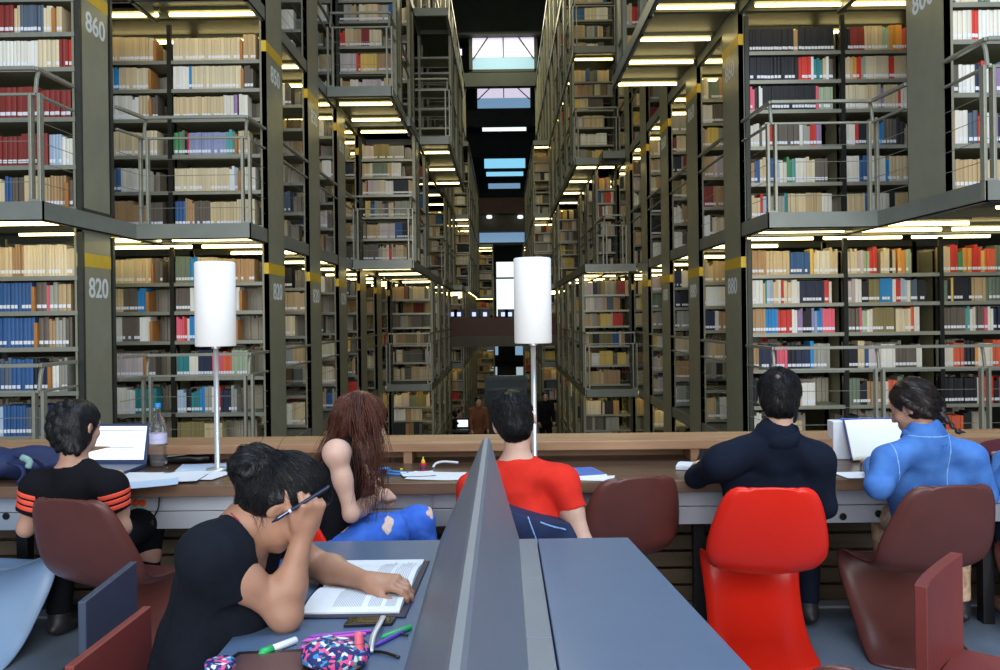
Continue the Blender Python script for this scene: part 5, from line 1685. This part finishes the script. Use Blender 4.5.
# ------------------------------------------------------------------ reader cut by the right edge
def edge_person():
    pel = np.array([2.53, 3.78, .53]); che = np.array([2.51, 3.74, .84]); neck = np.array([2.50, 3.72, 1.02]); lat = np.array([1.0, 0, 0])
    shL = np.array([2.34, 3.72, .97]); shR = np.array([2.67, 3.72, .97]); elL = P(1004, 483, 3.84); wrL = np.array([2.40, 4.1, .79]); elR = np.array([2.75, 3.8, .79]); wrR = np.array([2.59, 4.1, .79])
    hc = np.array([2.50, 3.80, 1.17]); fr = rotframe((0, 1, -.2), (0, .2, 1))
    kL, kR = np.array([2.45, 4.15, .5]), np.array([2.63, 4.15, .5])
    b = SDF(); torso(b, pel, che, neck, lat); b.cone(neck, hc - fr[2] * .06, .055, .05, .03); arm(b, shL, elL, wrL); arm(b, shR, elR, wrR); head(b, hc, fr)
    hand(b, wrL, (.4, 1, 0), (0, 0, 1), 1); hand(b, wrR, (-.4, 1, 0), (0, 0, 1), -1)
    for s_, k in ((-1, kL), (1, kR)): legs(b, pel + lat * .09 * s_, k, np.array([k[0], k[1] - .05, .09])); shoe(b, np.array([k[0], k[1] - .05, .09]), (0, 1, 0))
    lo, hi = bbox(pel, hc, elL, elR, wrL, kL, kR, np.array([2.3, 4, .05]))
    p = new_person('reader at the right edge of whom only a denim sleeve shows', b, lo, hi, .009, SK_MID)
    t = SDF(); torso(t, pel, che, neck, lat, .022); t.cone(neck - [0, 0, .08], neck, .10, .075, .05)
    for a, e, w_ in ((shL, elL, wrL), (shR, elR, wrR)): t.cone(a, e, .066, .056, .03); t.fcone(e, mid(e, w_, .9), .056, .045, .02)
    t.disp = wrinkle(71, .004, 30, 6)
    part(t, 'denim_shirt', DENIM, lo, hi, .008, p)
    j = SDF(); j.ell(pel - [0, 0, .03], (.17, .125, .13), None, .04)
    for s_, k in ((-1, kL), (1, kR)): j.cone(pel + lat * .09 * s_, k, .098, .072, .04); j.fcone(k, np.array([k[0], k[1] - .05, .12]), .072, .055, .03)
    part(j, 'trousers', DJEANS, lo, hi, .01, p)
    h = SDF(); hairshell(h, hc, fr); part(h, 'hair', HAIR_K, lo, hi, .008, p)
edge_person()
panton((2.54, 3.72, 0), 0, BROWNC, 'brown plastic chair at the right edge under the denim-sleeved reader')

# ------------------------------------------------------------------ small figures deep in the stacks
def far_person(label, foot, hgt, face, top, topm, legm, seated=False, skin=SK_MID):
    foot = np.asarray(foot, float); face = unit(face); lat = unit(np.cross(face, (0, 0, 1)))
    s = hgt / 1.7; z = np.array([0, 0, 1.0])
    hip = foot + z * (.50 if seated else .90) * s; che = hip + z * .36 * s + face * .02; neck = hip + z * .56 * s; hc = neck + z * .15 * s + face * .03
    b = SDF(); torso(b, hip, che, neck, lat, 0, .95 * s); b.cone(neck, hc, .055, .05, .03); head(b, hc, rotframe(face, z), s)
    t = SDF(); torso(t, hip, che, neck, lat, .02, .95 * s); j = SDF(); j.ell(hip, (.17, .13, .12), (lat, face, z), .03)
    for q in (-1, 1):
        sh = neck + lat * q * .17 * s - z * .05; el = sh + (-z * .26 + face * .06 + lat * q * .03) * s; wr = el + (face * .22 - z * .06 if seated else -z * .22 + face * .08) * s
        arm(b, sh, el, wr, s); hand(b, wr, wr - el, lat * q, -q); t.cone(neck, sh, .06, .065, .04); t.cone(sh, el, .065, .058, .03); t.fcone(el, mid(el, wr, .9), .056, .045, .02)
        hp = hip + lat * q * .09 * s; kn = hp + face * .42 * s if seated else hp - z * .44 * s + face * .05; an = kn - z * (kn[2] - foot[2] - .08)
        legs(b, hp, kn, an, s); shoe(b, an, face); j.cone(hp, kn, .09, .068, .03); j.fcone(kn, an, .068, .05, .02)
    lo, hi = bbox(foot, hc + [0, 0, .1], foot + face * .5, pad=.45)
    p = new_person(label, b, lo, hi, .014, skin)
    part(t, top, topm, lo, hi, .014, p); part(j, 'trousers', legm, lo, hi, .014, p)
    h = SDF(); hairshell(h, hc, rotframe(face, z), s); part(h, 'hair', HAIR_K, lo, hi, .012, p)
GZ = -2.27
BRT = mat('brown_coat_cloth', (.16, .055, .025), .85, 0, .1, 9)
a = P(545, 420, 22.5); far_person('distant person in black standing right of the second lamp pole', (a[0], 22.5, GZ), 1.72, (.2, -1, 0), 'jumper', BLACKT, BLACKT)
a = P(478, 420, 21.0); far_person('distant person in a brown coat walking between the stacks', (a[0], 21.0, GZ), 1.75, (.3, -1, 0), 'coat', BRT, BLACKT)
a = P(456, 420, 21.5); far_person('distant person in black seated with a bright laptop', (a[0], 21.5, GZ + .10), 1.7, (1, .3, 0), 'jumper', BLACKT, BLACKT, True)
t = thing('chair', 'dark chair under the distant person with the bright laptop', 'chair', (a[0], 21.5, GZ))
m = MB(); m.boxb(a[0] - .22, a[0] + .22, 21.28, 21.72, GZ + .42, GZ + .46); m.build('seat', [BLACKM], t); m = MB(); m.boxb(a[0] - .26, a[0] - .22, 21.28, 21.72, GZ + .46, GZ + .9); m.build('backrest', [BLACKM], t)
for dx in (-.2, .2):
    for dy in (-.2, .2): m = MB(); m.boxb(a[0] + dx - .02, a[0] + dx + .02, 21.5 + dy - .02, 21.5 + dy + .02, GZ, GZ + .42); m.build('leg', [BLACKM], t)
q = P(462.5, 423, 21.3)
t = thing('laptop', 'distant laptop with a bright white screen', 'laptop', (q[0], 21.3, q[2] - .15))
m = MB(); m.boxb(q[0] - .17, q[0] + .17, 21.28, 21.30, q[2] - .14, q[2] + .12); m.build('lid', [BLACKM], t); m = MB(); m.boxb(q[0] - .13, q[0] + .13, 21.27, 21.28, q[2] - .09, q[2] + .08); m.build('screen', [SKYX], t)
m = MB(); m.boxb(q[0] - .17, q[0] + .17, 21.05, 21.30, q[2] - .16, q[2] - .14); m.build('keyboard_base', [BLACKM], t)
t = thing('table', 'small dark table under the distant bright laptop', 'table', (q[0], 21.3, GZ))
m = MB(); m.boxb(q[0] - .3, q[0] + .4, 21.0, 21.7, q[2] - .20, q[2] - .16); m.build('top', [BLACKM], t); m = MB(); m.boxb(q[0] - .05, q[0] + .05, 21.3, 21.4, GZ, q[2] - .2); m.build('leg', [BLACKM], t)
# ================================================================== things on the counter
PAPERM = mat('white_paper', (.74, .78, .84), .7, 0, .03, 30); PAPERB = mat('bluish_paper', (.50, .64, .82), .7, 0, .05, 30); INK = mat('grey_print', (.30, .34, .40), .7, 0, 0, 1)
LAPB = mat('dark_blue_laptop', (.028, .050, .125), .4, 0, .05, 20); SCREENM = mat('bright_screen', (.8, .85, .85), .3, 0, 0, 1, emit=(.84, .93, .92), estr=.50)
CLR = mat('clear_plastic', (.93, .96, 1.0), .04, 0, 0, 1, trans=.96, ior=1.30); CAPB = mat('blue_cap', (.03, .30, .75), .4, 0, 0, 1); LBL = mat('water_label', (.40, .52, .80), .5, 0, 0, 40, color2=(.75, .62, .76), stretch=(.2, .2, 3))
BAGB = mat('blue_bag_cloth', (.010, .022, .085), .7, 0, .2, 20, .2, 200); MAROON = mat('maroon_cloth', (.085, .008, .018), .85, 0, .15, 20, .2, 200)
PLBLK = mat('black_plastic', (.012, .012, .014), .35, 0, 0, 1); CREAMP = mat('cream_plastic', (.70, .72, .62), .4, 0, 0, 1)
ROTX = lambda a: np.array([[1, 0, 0], [0, math.cos(a), -math.sin(a)], [0, math.sin(a), math.cos(a)]])
ROTZ = lambda a: np.array([[math.cos(a), -math.sin(a), 0], [math.sin(a), math.cos(a), 0], [0, 0, 1]])
C3 = CT + .001
# laptop
q = PZ(115, 465, CT + .012); rz = ROTZ(math.radians(-4))
lp = thing('laptop', 'dark blue laptop with a bright white page, before the braided girl', 'laptop', (q[0], q[1], C3))
m = MB(); m.obox(q + np.array([0, -.12, .0]), (.165, .115, .010), rz); m.build('keyboard_base', [LAPB], lp, bevel=.004)
R = rz @ ROTX(math.radians(-14)); hgt = .105
cs = q + R @ np.array([0, 0, hgt + .005])
m = MB(); m.obox(cs, (.168, .005, hgt), R); m.build('lid', [LAPB], lp, bevel=.004)
m = MB(); m.obox(cs + R @ np.array([0, -.0058, .004]), (.152, .0006, hgt - .018), R); m.build('screen', [SCREENM], lp)
m = MB(); m.obox(cs + R @ np.array([.02, -.0068, -.02]), (.07, .0003, .0015), R); m.obox(cs + R @ np.array([.03, -.0068, -.03]), (.03, .0003, .001), R); m.obox(cs + R @ np.array([0, -.0068, .07]), (.15, .0003, .002), R); m.build('page_line', [INK], lp)
# water bottle
b0 = PZ(158.5, 466, C3); zt = P(158, 403, b0[1])[2]; h = zt - C3
wb = thing('water_bottle', 'clear plastic water bottle with a pale blue cap, beside the laptop', 'bottle', (b0[0], b0[1], C3))
r = .043; prof = [(.004, .004), (r * .8, 0), (r, .012)] + [(r - .0018 * (i % 2), .03 + i * .011) for i in range(7)] + [(r, .115), (r, .17), (r * .97, .19), (r * .8, .225), (r * .5, .255), (.0135, .268), (.0130, h - .018), (.001, h - .018)]
m = MB(); m.lathe([(a, z * (h / .315) if z < h - .02 else z) for a, z in prof], (b0[0], b0[1], C3), 28, cap=False); m.build('bottle_body', [CLR], wb, smooth=True)
m = MB(); m.lathe([(r + .0006, .115 * h / .315), (r + .0006, .165 * h / .315)], (b0[0], b0[1], C3), 28, cap=False); m.build('label_band', [LBL], wb, smooth=True)
m = MB(); m.lathe([(.001, h - .022), (.0155, h - .022), (.0155, h - .002), (.013, h), (.001, h)], (b0[0], b0[1], C3), 20); m.build('cap', [CAPB], wb, smooth=False)
# papers
def sheet(px, py, rot, w_, d_, z, label, m_=PAPERM, curl=.0, lines=0, seed=0, th=.0006, group='loose papers on the counter'):
    c = PZ(px, py, z); Rm = ROTZ(math.radians(rot)); rs = random.Random(seed); ph = rs.random() * 6
    mb = MB()
    fn = lambda u, v: c + Rm @ np.array([(u - .5) * w_, (v - .5) * d_, curl * (math.sin(u * 3 + ph) * .5 + (2 * u - 1) ** 4 + (2 * v - 1) ** 4 * .6) * .5 + th])
    mb.grid(fn, 9, 9)
    fn2 = lambda u, v: fn(u, v) - np.array([0, 0, th])
    mb.grid(fn2, 9, 9, flip=True)
    k = 81
    edge = [i * 9 for i in range(9)] + [72 + j for j in range(1, 9)] + [i * 9 + 8 for i in range(7, -1, -1)] + [j for j in range(7, 0, -1)]
    mb.add([], []); 
    for a, b in zip(edge, edge[1:] + edge[:1]): mb.f.append((b, a, a + k, b + k)); mb.m.append(0); mb.c.append(None)
    o = mb.build('paper_sheet', [m_], None, smooth=False)
    tag(o, label, 'paper', group)
    return o
sheet(140, 479, 12, .40, .26, C3, 'lowest bluish paper of the heap before the laptop', PAPERB, .004, seed=1)
sheet(124, 477, -8, .30, .21, C3 + .004, 'white paper at the left of the heap before the laptop', PAPERM, .006, seed=2)
sheet(166, 478, 4, .34, .21, C3 + .009, 'white paper on top of the heap before the laptop', PAPERM, .005, seed=3)
sheet(196, 475, -14, .30, .21, C3 + .003, 'white paper reaching towards the left lamp pole', PAPERM, .004, seed=4)
sheet(205, 467, 10, .26, .20, C3 + .006, 'bluish paper under the foot of the left lamp', PAPERB, .004, seed=5)
sheet(150, 484, 20, .24, .17, C3 + .012, 'pale blue paper hanging nearest the counter edge', PAPERB, .006, seed=6)
sheet(436, 476, -8, .26, .20, C3, 'white paper left of the grey desk ridge', PAPERM, .004, seed=7)
sheet(418, 474, 14, .16, .12, C3 + .004, 'small white paper beside the blue camera strap', PAPERM, .004, seed=8)
# pencil case, phone
c = PZ(190, 462, C3); Rm = ROTZ(.15)
pc = thing('pencil_case', 'black pencil case lying open among the papers by the left lamp', 'pencil case', (c[0], c[1], C3))
s = SDF(); s.rbox(c + [0, 0, .022], (.115, .045, .020), .016, (Rm[:, 0], Rm[:, 1], Rm[:, 2]), .01); s.disp = wrinkle(90, .003, 60); V, Fc = s.mesh(c - .2, c + .2, .005); obj('case_body', V, Fc, PLBLK, pc, smooth=True)
Rf = Rm @ ROTX(math.radians(38))
m = MB(); m.obox(c + Rm @ np.array([-.045, -.035, .058]), (.080, .020, .003), Rf @ ROTZ(.12)); m.build('flap', [CREAMP], pc, bevel=.001)
m = MB(); m.obox(c + Rm @ np.array([.065, -.03, .058]), (.035, .018, .003), Rf); m.build('inner_flap', [PAPERB], pc, bevel=.001)
# backpack at the left edge
c = PZ(14, 478, C3 + .02); c[1] += .10
bp = thing('backpack', 'blue backpack slumped on the counter at the left edge', 'bag', (c[0], c[1], C3))
s = SDF(); s.ell(c + [-.06, .02, .062], (.20, .13, .070), None, .04); s.ell(c + [.07, .0, .05], (.12, .10, .055), None, .05); s.ell(c + [-.16, -.03, .05], (.12, .11, .06), None, .05); s.cut((0, 0, C3), (0, 0, -1)); s.disp = wrinkle(91, .013, 30, 7)
V, Fc = s.mesh(c - .4, c + .4, .008); obj('bag_body', V, Fc, BAGB, bp, smooth=True)
m = MB(); m.tube(bez([c + [-.02, -.11, .075], c + [.05, -.13, .06], c + [.07, -.14, .02], c + [.05, -.16, -.02]], 10), .014, 6, flat=.35); m.tube(bez([c + [.0, -.10, .105], c + [.10, -.09, .09], c + [.16, -.09, .05]], 10), .012, 6, flat=.4); m.build('strap', [BAGB], bp, smooth=True)
m = MB(); m.tube(bez([c + [.04, -.105, .10], c + [.08, -.11, .08], c + [.075, -.115, .05]], 8), .016, 8); m.build('side_pocket', [mat('grey_green_mesh', (.22, .36, .34), .7, 0, .2, 60)], bp, smooth=True)
# glue bottle
c = PZ(423, 471, C3)
gb = thing('glue_bottle', 'small red bottle with a yellow pointed cap on the counter', 'bottle', (c[0], c[1], C3))
REDP = mat('red_bottle', (.48, .012, .018), .4, 0, 0, 1); YELP = mat('yellow_cap', (.80, .55, .02), .4, 0, 0, 1)
m = MB(); m.lathe([(.001, 0), (.016, 0), (.0175, .004), (.0175, .036), (.012, .042), (.001, .042)], c, 16); m.build('bottle_body', [REDP], gb, smooth=False, bevel=.001)
m = MB(); m.lathe([(.001, .042), (.010, .042), (.0095, .052), (.004, .060), (.003, .070), (.001, .071)], c, 14); m.build('cap', [YELP], gb)
m = MB(); m.lathe([(.0178, .012), (.0178, .026)], c, 16, cap=False); m.build('label_band', [LAPB], gb)
# blue camera with strap
CAMB = mat('blue_strap', (.02, .28, .80), .5, 0, 0, 1)
c = PZ(384, 474, C3)
cm = thing('camera', 'small bright blue camera with a looped strap on the counter', 'camera', (c[0], c[1], C3))
m = MB(); m.obox(c + [0, 0, .016], (.026, .014, .016), ROTZ(.3)); m.build('camera_body', [CAMB], cm, bevel=.004)
m = MB(); m.lathe([(.001, -.02), (.011, -.02), (.012, 0), (.001, 0)], c + [0.003, -.012, .016], 14, np.array([[1, 0, 0], [0, 0, 1], [0, 1, 0.]])); m.lathe([(.001, .03), (.006, .03), (.006, .04), (.001, .04)], c + [-.01, 0, .0], 10); m.build('lens', [PLBLK], cm)
m = MB(); m.tube(bez([c + [.02, 0, .02], c + [.05, .02, .008], c + [.10, .02, .005], c + [.115, -.005, .004], c + [.08, -.035, .004], c + [.03, -.03, .006], c + [.0, -.02, .01]], 24), .0045, 6); m.tube(bez([c + [-.02, 0, .02], c + [-.05, .01, .01], c + [-.07, -.01, .004]], 10), .004, 6); m.build('strap', [CAMB], cm, smooth=True)
m = MB(); e_ = PZ(400, 471, C3); m.tube([e_ + [0, 0, .008], e_ + [.012, 0, .008]], .006, 8); m.build('strap_clip', [YELP], cm)
# white cable loop
c = PZ(448, 467, C3); m = MB(); m.tube(bez([c + [-.075, -.02, .004], c + [-.06, .01, .018], c + [-.02, .02, .024], c + [.05, .01, .02]], 16), .006, 8)
tag(m.build('cable', [PAPERM], smooth=True), 'thick white cable curling up from the counter left of the ridge', 'cable')
# cables hanging from the counter panel
for px, pts, lb in ((157, [(159, 497), (158, 508), (154, 516), (150, 522)], 'thin black cable hanging from the counter below the papers'), (432, [(432, 494), (431, 515), (433, 532), (428, 545)], 'thin grey cable hanging from the counter right of the ripped jeans')):
    m = MB(); m.tube(bez([P(a, b, 3.972) for a, b in pts], 16), .004, 6)
    if px == 157: e_ = P(150, 523, 3.972); m.boxb(e_[0] - .011, e_[0] + .011, 3.96, 3.985, e_[2] - .012, e_[2] + .01)
    tag(m.build('cable', [PLBLK if px == 157 else PANELM], smooth=True), lb, 'cable')
# books beside the red-shirted man
c = PZ(584, 474, C3); BLUEK = mat('blue_book_cover', (.02, .13, .52), .4, 0, .1, 10)
nb = thing('notebook', 'blue-covered notebook right of the red-shirted man', 'notebook', (c[0], c[1], C3))
m = MB(); m.obox(c + [0, 0, .006], (.075, .105, .006), ROTZ(.25)); m.build('pages', [PAPERM], nb, bevel=.001); m = MB(); m.obox(c + [0, 0, .0135], (.068, .098, .0012), ROTZ(.25)); m.build('cover', [BLUEK], nb)
sheet(592, 478, -12, .20, .13, C3, 'white sheet under the blue-covered notebook', PAPERM, .003, seed=12)
c = PZ(686, 468, C3); m = MB(); m.obox(c + [0, 0, .010], (.045, .06, .009), ROTZ(-.3)); m.obox(c + [0.004, 0, .021], (.040, .055, .0015), ROTZ(-.3))
tag(m.build('notepad', [PAPERM], bevel=.002), 'small white notepad by the elbow of the dark-shirted man', 'notepad')
# propped open book
CREAMPG = mat('cream_page', (.86, .90, .82), .6, 0, .02, 20, emit=None)
Yp = 4.28
bk = thing('book', 'large book propped open on the counter showing a blank white page', 'book', tuple(P(875, 472, Yp)[:2]) + (C3,))
def pg(u, v):
    a = P(848 + 3 * (1 - v), 470, Yp); x0 = P(849, 470, Yp)[0]; x1 = P(907, 470, Yp)[0]
    z0 = C3 + .012; z1 = P(875, 421, Yp)[2]
    x = x0 + (x1 - x0) * u; bend = .022 * math.sin(u * PI)
    return np.array([x + .012 * (1 - v) * (1 - u), Yp + .07 * v + bend - .02, z0 + (z1 - z0) * v - .008 * (1 - u) * (1 - v) * 0])
m = MB(); m.grid(pg, 14, 10); m.build('page', [CREAMPG], bk, smooth=True, solid=.002)
def cv(u, v): return pg(u * 1.04 - .02, v * 1.02) + np.array([0, .012, -.002])
m = MB(); m.grid(cv, 14, 10); m.build('cover', [mat('purple_blue_cover', (.05, .05, .22), .4, 0, .1, 10)], bk, smooth=True, solid=.005)
a = P(846, 425, Yp + .07); m = MB(); m.boxb(P(839, 425, Yp)[0], P(889, 425, Yp)[0], Yp + .08, Yp + .16, C3, a[2] + .018); m.build('page_block', [PAPERM], bk, bevel=.004)
m = MB(); m.boxb(P(851, 425, Yp)[0], P(905, 425, Yp)[0], Yp + .075, Yp + .15, a[2] + .0185, a[2] + .026); m.build('top_cover', [BLUEK], bk, bevel=.003)
sheet(862, 475, 6, .22, .15, C3, 'white printed sheet lying before the propped book', PAPERM, .003, seed=13)
for i, (px, py) in enumerate(((852, 475), (862, 477), (872, 473))): pass
# maroon bag
c = PZ(1002, 462, C3); s = SDF(); s.ell(c + [.05, .06, .045], (.15, .10, .055), None, .03); s.ell(c + [-.04, .05, .032], (.08, .08, .04), None, .04); s.cut((0, 0, C3), (0, 0, -1)); s.disp = wrinkle(93, .006, 30)
V, Fc = s.mesh(c - .3, c + .35, .008); tag(obj('bag', V, Fc, MAROON, None, smooth=True), 'maroon cloth bag on the counter at the right edge', 'bag')

# ================================================================== things on the desk in front
D3 = TZ + .0005
ob = thing('book', 'open textbook lying on a navy folder under the elbow of the reading woman', 'book', tuple(PZ(365, 590, TZ)[:2]) + (D3,))
cA, cB = PZ(300, 622, TZ), PZ(424, 622, TZ)
# outline of the pages, taken on the desk plane
near = [PZ(296, 618, TZ), PZ(398, 615, TZ), PZ(405, 591, TZ), PZ(303, 588, TZ)]
far = [PZ(306, 586, TZ), PZ(412, 586, TZ), PZ(424, 563, TZ), PZ(318, 570, TZ)]
xL = -.60; xR = PZ(402, 603, TZ)[0]; yS = PZ(404, 590, TZ)[1]; yN = PZ(398, 616, TZ)[1]; yF = PZ(424, 563, TZ)[1]
skew = lambda y: (PZ(424, 563, TZ)[0] - PZ(399, 616, TZ)[0]) * (y - yN) / (yF - yN) + PZ(399, 616, TZ)[0]
wp = .245
FOLD = mat('navy_folder', (.010, .014, .045), .45, 0, 0, 1)
m = MB(); m.prism([(skew(yN) - wp - .02, yN - .015), (skew(yN) + .018, yN - .018), (skew(yF) + .016, yF + .004), (skew(yF) - wp - .02, yF + .004)], D3, D3 + .006); m.build('cover', [FOLD], ob, bevel=.002)
def leaf(y0, y1, up):
    def fn(u, v):
        y = y0 + (y1 - y0) * v; d = abs(y - yS) / abs(yN - yS)
        z = D3 + .007 + .012 * (1 - abs(2 * min(1, d) - 1) ** 2.2) + (.004 if d > .08 else 0)
        return np.array([skew(y) - wp + wp * u, y, z])
    return fn
for y0, y1 in ((yN, yS - .003), (yS + .003, yF)):
    fn = leaf(y0, y1, 1); m = MB(); m.grid(fn, 4, 14)
    fl = lambda u, v, fn=fn: np.array([fn(u, v)[0], fn(u, v)[1], D3 + .0065])
    m.grid(fl, 4, 14, flip=True)
    for u in (0, 1): m.grid(lambda a, b, u=u: fn(u, b) if a > .5 else fl(u, b), 2, 14, flip=(u == 0))
    for v in (0, 1): m.grid(lambda a, b, v=v: fn(b, v) if a > .5 else fl(b, v), 2, 4, flip=(v == 1))
    blk = m.build('page', [PAPERM], ob, smooth=False)
    m = MB(); rr = random.Random(5)
    cols = ((.30, .60), (.66, .80), (.84, .95)) if y0 == yN else ((.55, .72), (.76, .95))
    for ca, cb in cols:
        n_ = 17 if cb - ca > .2 else 8
        for i in range(n_):
            u = ca + (cb - ca) * i / n_
            va, vb = .12, .90 - rr.random() * (.10 if i % 6 else .4)
            pts = [fn(u, va + (vb - va) * k / 6) + [0, 0, .0006] for k in range(7)]; wd_ = .0008
            V = [];
            for p_ in pts: V += [p_ - [wd_, 0, 0], p_ + [wd_, 0, 0]]
            m.add(V, [(2 * k, 2 * k + 1, 2 * k + 3, 2 * k + 2) for k in range(6)])
    m.build('printed_lines', [INK], blk)
def pen(a, b, r, m_, name, label, capm=None, cat='pen'):
    a = PZ(*a, TZ + r); b = PZ(*b, TZ + r)
    a[2] = b[2] = D3 + r
    t = thing(name, label, cat, (a[0], a[1], D3)); d = b - a
    mm = MB(); mm.tube([a, a + d * .04, a + d * .08, b - d * .02, b], [r * .2, r * .55, r, r, r * .8], 10); mm.build('barrel', [m_], t, smooth=True)
    if capm: mm = MB(); mm.tube([a - d * .01, a + d * .04, a + d * .06, a + d * .34, a + d * .345], [r * .3, r * .75, r * 1.12, r * 1.12, r], 10); mm.build('cap', [capm], t, smooth=True)
    return t
GREENP = mat('green_plastic', (.02, .42, .12), .4, 0, 0, 1); PURP = mat('purple_barrel', (.32, .06, .50), .4, 0, 0, 1); MAG = mat('magenta_barrel', (.62, .10, .52), .4, 0, 0, 1); PINKP = mat('coral_pink_plastic', (.85, .14, .20), .4, 0, 0, 1); WHP = mat('white_plastic', (.80, .86, .86), .35, 0, 0, 1); VIOL = mat('violet_plastic', (.12, .06, .45), .4, 0, 0, 1)
pen((259, 654), (296, 640), .0085, WHP, 'marker', 'white marker with a green cap lying on the desk', GREENP, 'marker')
pen((302, 641), (366, 634), .0042, MAG, 'pencil', 'magenta pencil lying behind the floral pouch', None, 'pencil')
pen((308, 637), (372, 631), .0042, PURP, 'pencil', 'purple pencil just behind the magenta one', None, 'pencil')
pen((381, 638), (411, 627), .0065, GREENP, 'marker', 'bright green marker beside the grey desk ridge', None, 'marker')
pen((374, 646), (404, 631), .0050, VIOL, 'pen', 'violet pen alongside the bright green marker')
pen((300, 648), (332, 644), .0048, PURP, 'pen', 'short purple pen at the left of the floral pouch', MAG)
# phone
a, b, c2, d2 = PZ(343, 628, TZ), PZ(392, 626, TZ), PZ(396, 620, TZ), PZ(349, 621, TZ)
ph = thing('phone', 'black phone between the open book and the pencils', 'phone', (a[0], a[1], D3))
m = MB(); m.prism([(p_[0], p_[1]) for p_ in (a, b, c2, d2)], D3, D3 + .009); m.build('phone_body', [PLBLK], ph, bevel=.002)
m = MB(); m.prism([(p_[0] * .9 + (a[0] + c2[0]) * .05, p_[1] * .9 + (a[1] + c2[1]) * .05) for p_ in (a, b, c2, d2)], D3 + .009, D3 + .0095); m.build('screen', [mat('black_glass', (.008, .008, .010), .08, 0, 0, 1)], ph)
# tablet
TABS = mat('tablet_reflection', (.10, .055, .060), .12, 0, 0, 1)  # black screen; the brown reflection on it is put into its colour
pts = [PZ(226, 663, TZ), PZ(238, 655, TZ), PZ(307, 652, TZ), PZ(318, 720, TZ), PZ(205, 725, TZ)]
tb = thing('tablet', 'black-framed tablet cut by the bottom edge, left of the floral pouch', 'tablet', (pts[0][0], pts[0][1], D3))
m = MB(); m.prism([(p_[0], p_[1]) for p_ in pts][::-1], D3, D3 + .008); m.build('frame', [PLBLK], tb, bevel=.002)
ctr = sum(pts) / 5; m = MB(); m.prism([tuple((p_ * .86 + ctr * .14)[:2]) for p_ in pts][::-1], D3 + .008, D3 + .0086); m.build('screen', [TABS], tb)
# floral pouch
def floral(name):
    m_ = bpy.data.materials.new(name); m_.use_nodes = True; nt = m_.node_tree; N, L = nt.nodes, nt.links; b = N['Principled BSDF']; b.inputs['Roughness'].default_value = .7
    tc = N.new('ShaderNodeTexCoord'); v = N.new('ShaderNodeTexVoronoi'); v.inputs['Scale'].default_value = 120; L.new(tc.outputs['Object'], v.inputs['Vector'])
    r = N.new('ShaderNodeValToRGB'); r.color_ramp.interpolation = 'CONSTANT'
    cols = [(0, (.012, .020, .13)), (.42, (.70, .08, .25)), (.54, (.012, .020, .13)), (.66, (.62, .66, .70)), (.74, (.03, .25, .55)), (.84, (.10, .35, .16)), (.91, (.20, .06, .40))]
    r.color_ramp.elements[0].color = cols[0][1] + (1,); r.color_ramp.elements[1].position = cols[1][0]; r.color_ramp.elements[1].color = cols[1][1] + (1,)
    for p_, c_ in cols[2:]: e = r.color_ramp.elements.new(p_); e.color = c_ + (1,)
    L.new(v.outputs['Color'], r.inputs['Fac']); L.new(r.outputs['Color'], b.inputs['Base Color']); return m_
FLO = floral('floral_cloth')
c = PZ(336, 668, TZ)
po = thing('pouch', 'navy pouch with a bright floral pattern at the bottom of the desk', 'pouch', (c[0], c[1], D3))
s = SDF(); s.ell(c + [0, .0, .022], (.068, .060, .026), None, .02); s.ell(c + [-.035, .02, .030], (.030, .045, .030), rotframe((.4, 1, .2), (0, 0, 1)), .015); s.ell(c + [.03, .025, .024], (.03, .035, .026), None, .015); s.cut((0, 0, D3), (0, 0, -1)); s.disp = wrinkle(95, .004, 70, 6)
V, Fc = s.mesh(c - .16, c + .16, .004); obj('pouch_body', V, Fc, FLO, po, smooth=True)
m = MB(); m.tube(bez([c + [-.05, .05, .045], c + [0, .062, .040], c + [.045, .055, .035]], 12), .003, 6); m.build('zip', [WHP], po, smooth=True)
# pink highlighter standing out of the pouch
a = PZ(360, 659, TZ + .02); b = P(358, 632, a[1] + .012)
hl = thing('highlighter', 'coral pink highlighter sticking out of the floral pouch', 'marker', a)
m = MB(); m.tube([a, a * .9 + b * .1, b * .85 + a * .15, b], [.0085, .0095, .0095, .008], 12); m.build('barrel', [PINKP], hl, smooth=True); m = MB(); m.tube([a * .45 + b * .55, a * .42 + b * .58], .0101, 12); m.build('collar', [mat('dark_pink_band', (.55, .05, .10), .4, 0, 0, 1)], hl)
# folded spectacles and key strap
a = PZ(371, 652, TZ)
gl = thing('strap', 'silver and black zip strap lying between pencils and ridge', 'strap', (a[0], a[1], D3))
m = MB(); m.tube(bez([PZ(370, 655, TZ) + [0, 0, .006], PZ(373, 643, TZ) + [0, 0, .016], PZ(381, 630, TZ) + [0, 0, .022], PZ(383, 622, TZ) + [0, 0, .014]], 14), .007, 8, flat=.4); m.build('band', [mat('silver_band', (.55, .60, .68), .3, .4, 0, 1)], gl, smooth=True)
m = MB(); m.tube(bez([PZ(371, 653, TZ) + [0, 0, .004], PZ(384, 655, TZ) + [0, 0, .006], PZ(399, 659, TZ) + [0, 0, .004]], 10), .0035, 6); m.tube(bez([PZ(386, 640, TZ) + [0, 0, .004], PZ(397, 636, TZ) + [0, 0, .006], PZ(408, 637, TZ) + [0, 0, .004]], 10), .003, 6); m.build('cord', [PLBLK], gl, smooth=True)
# round patterned tin
c = PZ(211, 671, TZ); c[0] = max(c[0], far_l[0] + .035)
m = MB(); m.lathe([(.001, 0), (.030, 0), (.032, .004), (.032, .018), (.029, .022), (.001, .023)], (c[0], c[1], D3), 24)
tag(m.build('coin_purse', [FLO], smooth=True), 'round patterned coin purse at the lower left corner of the desk', 'purse')
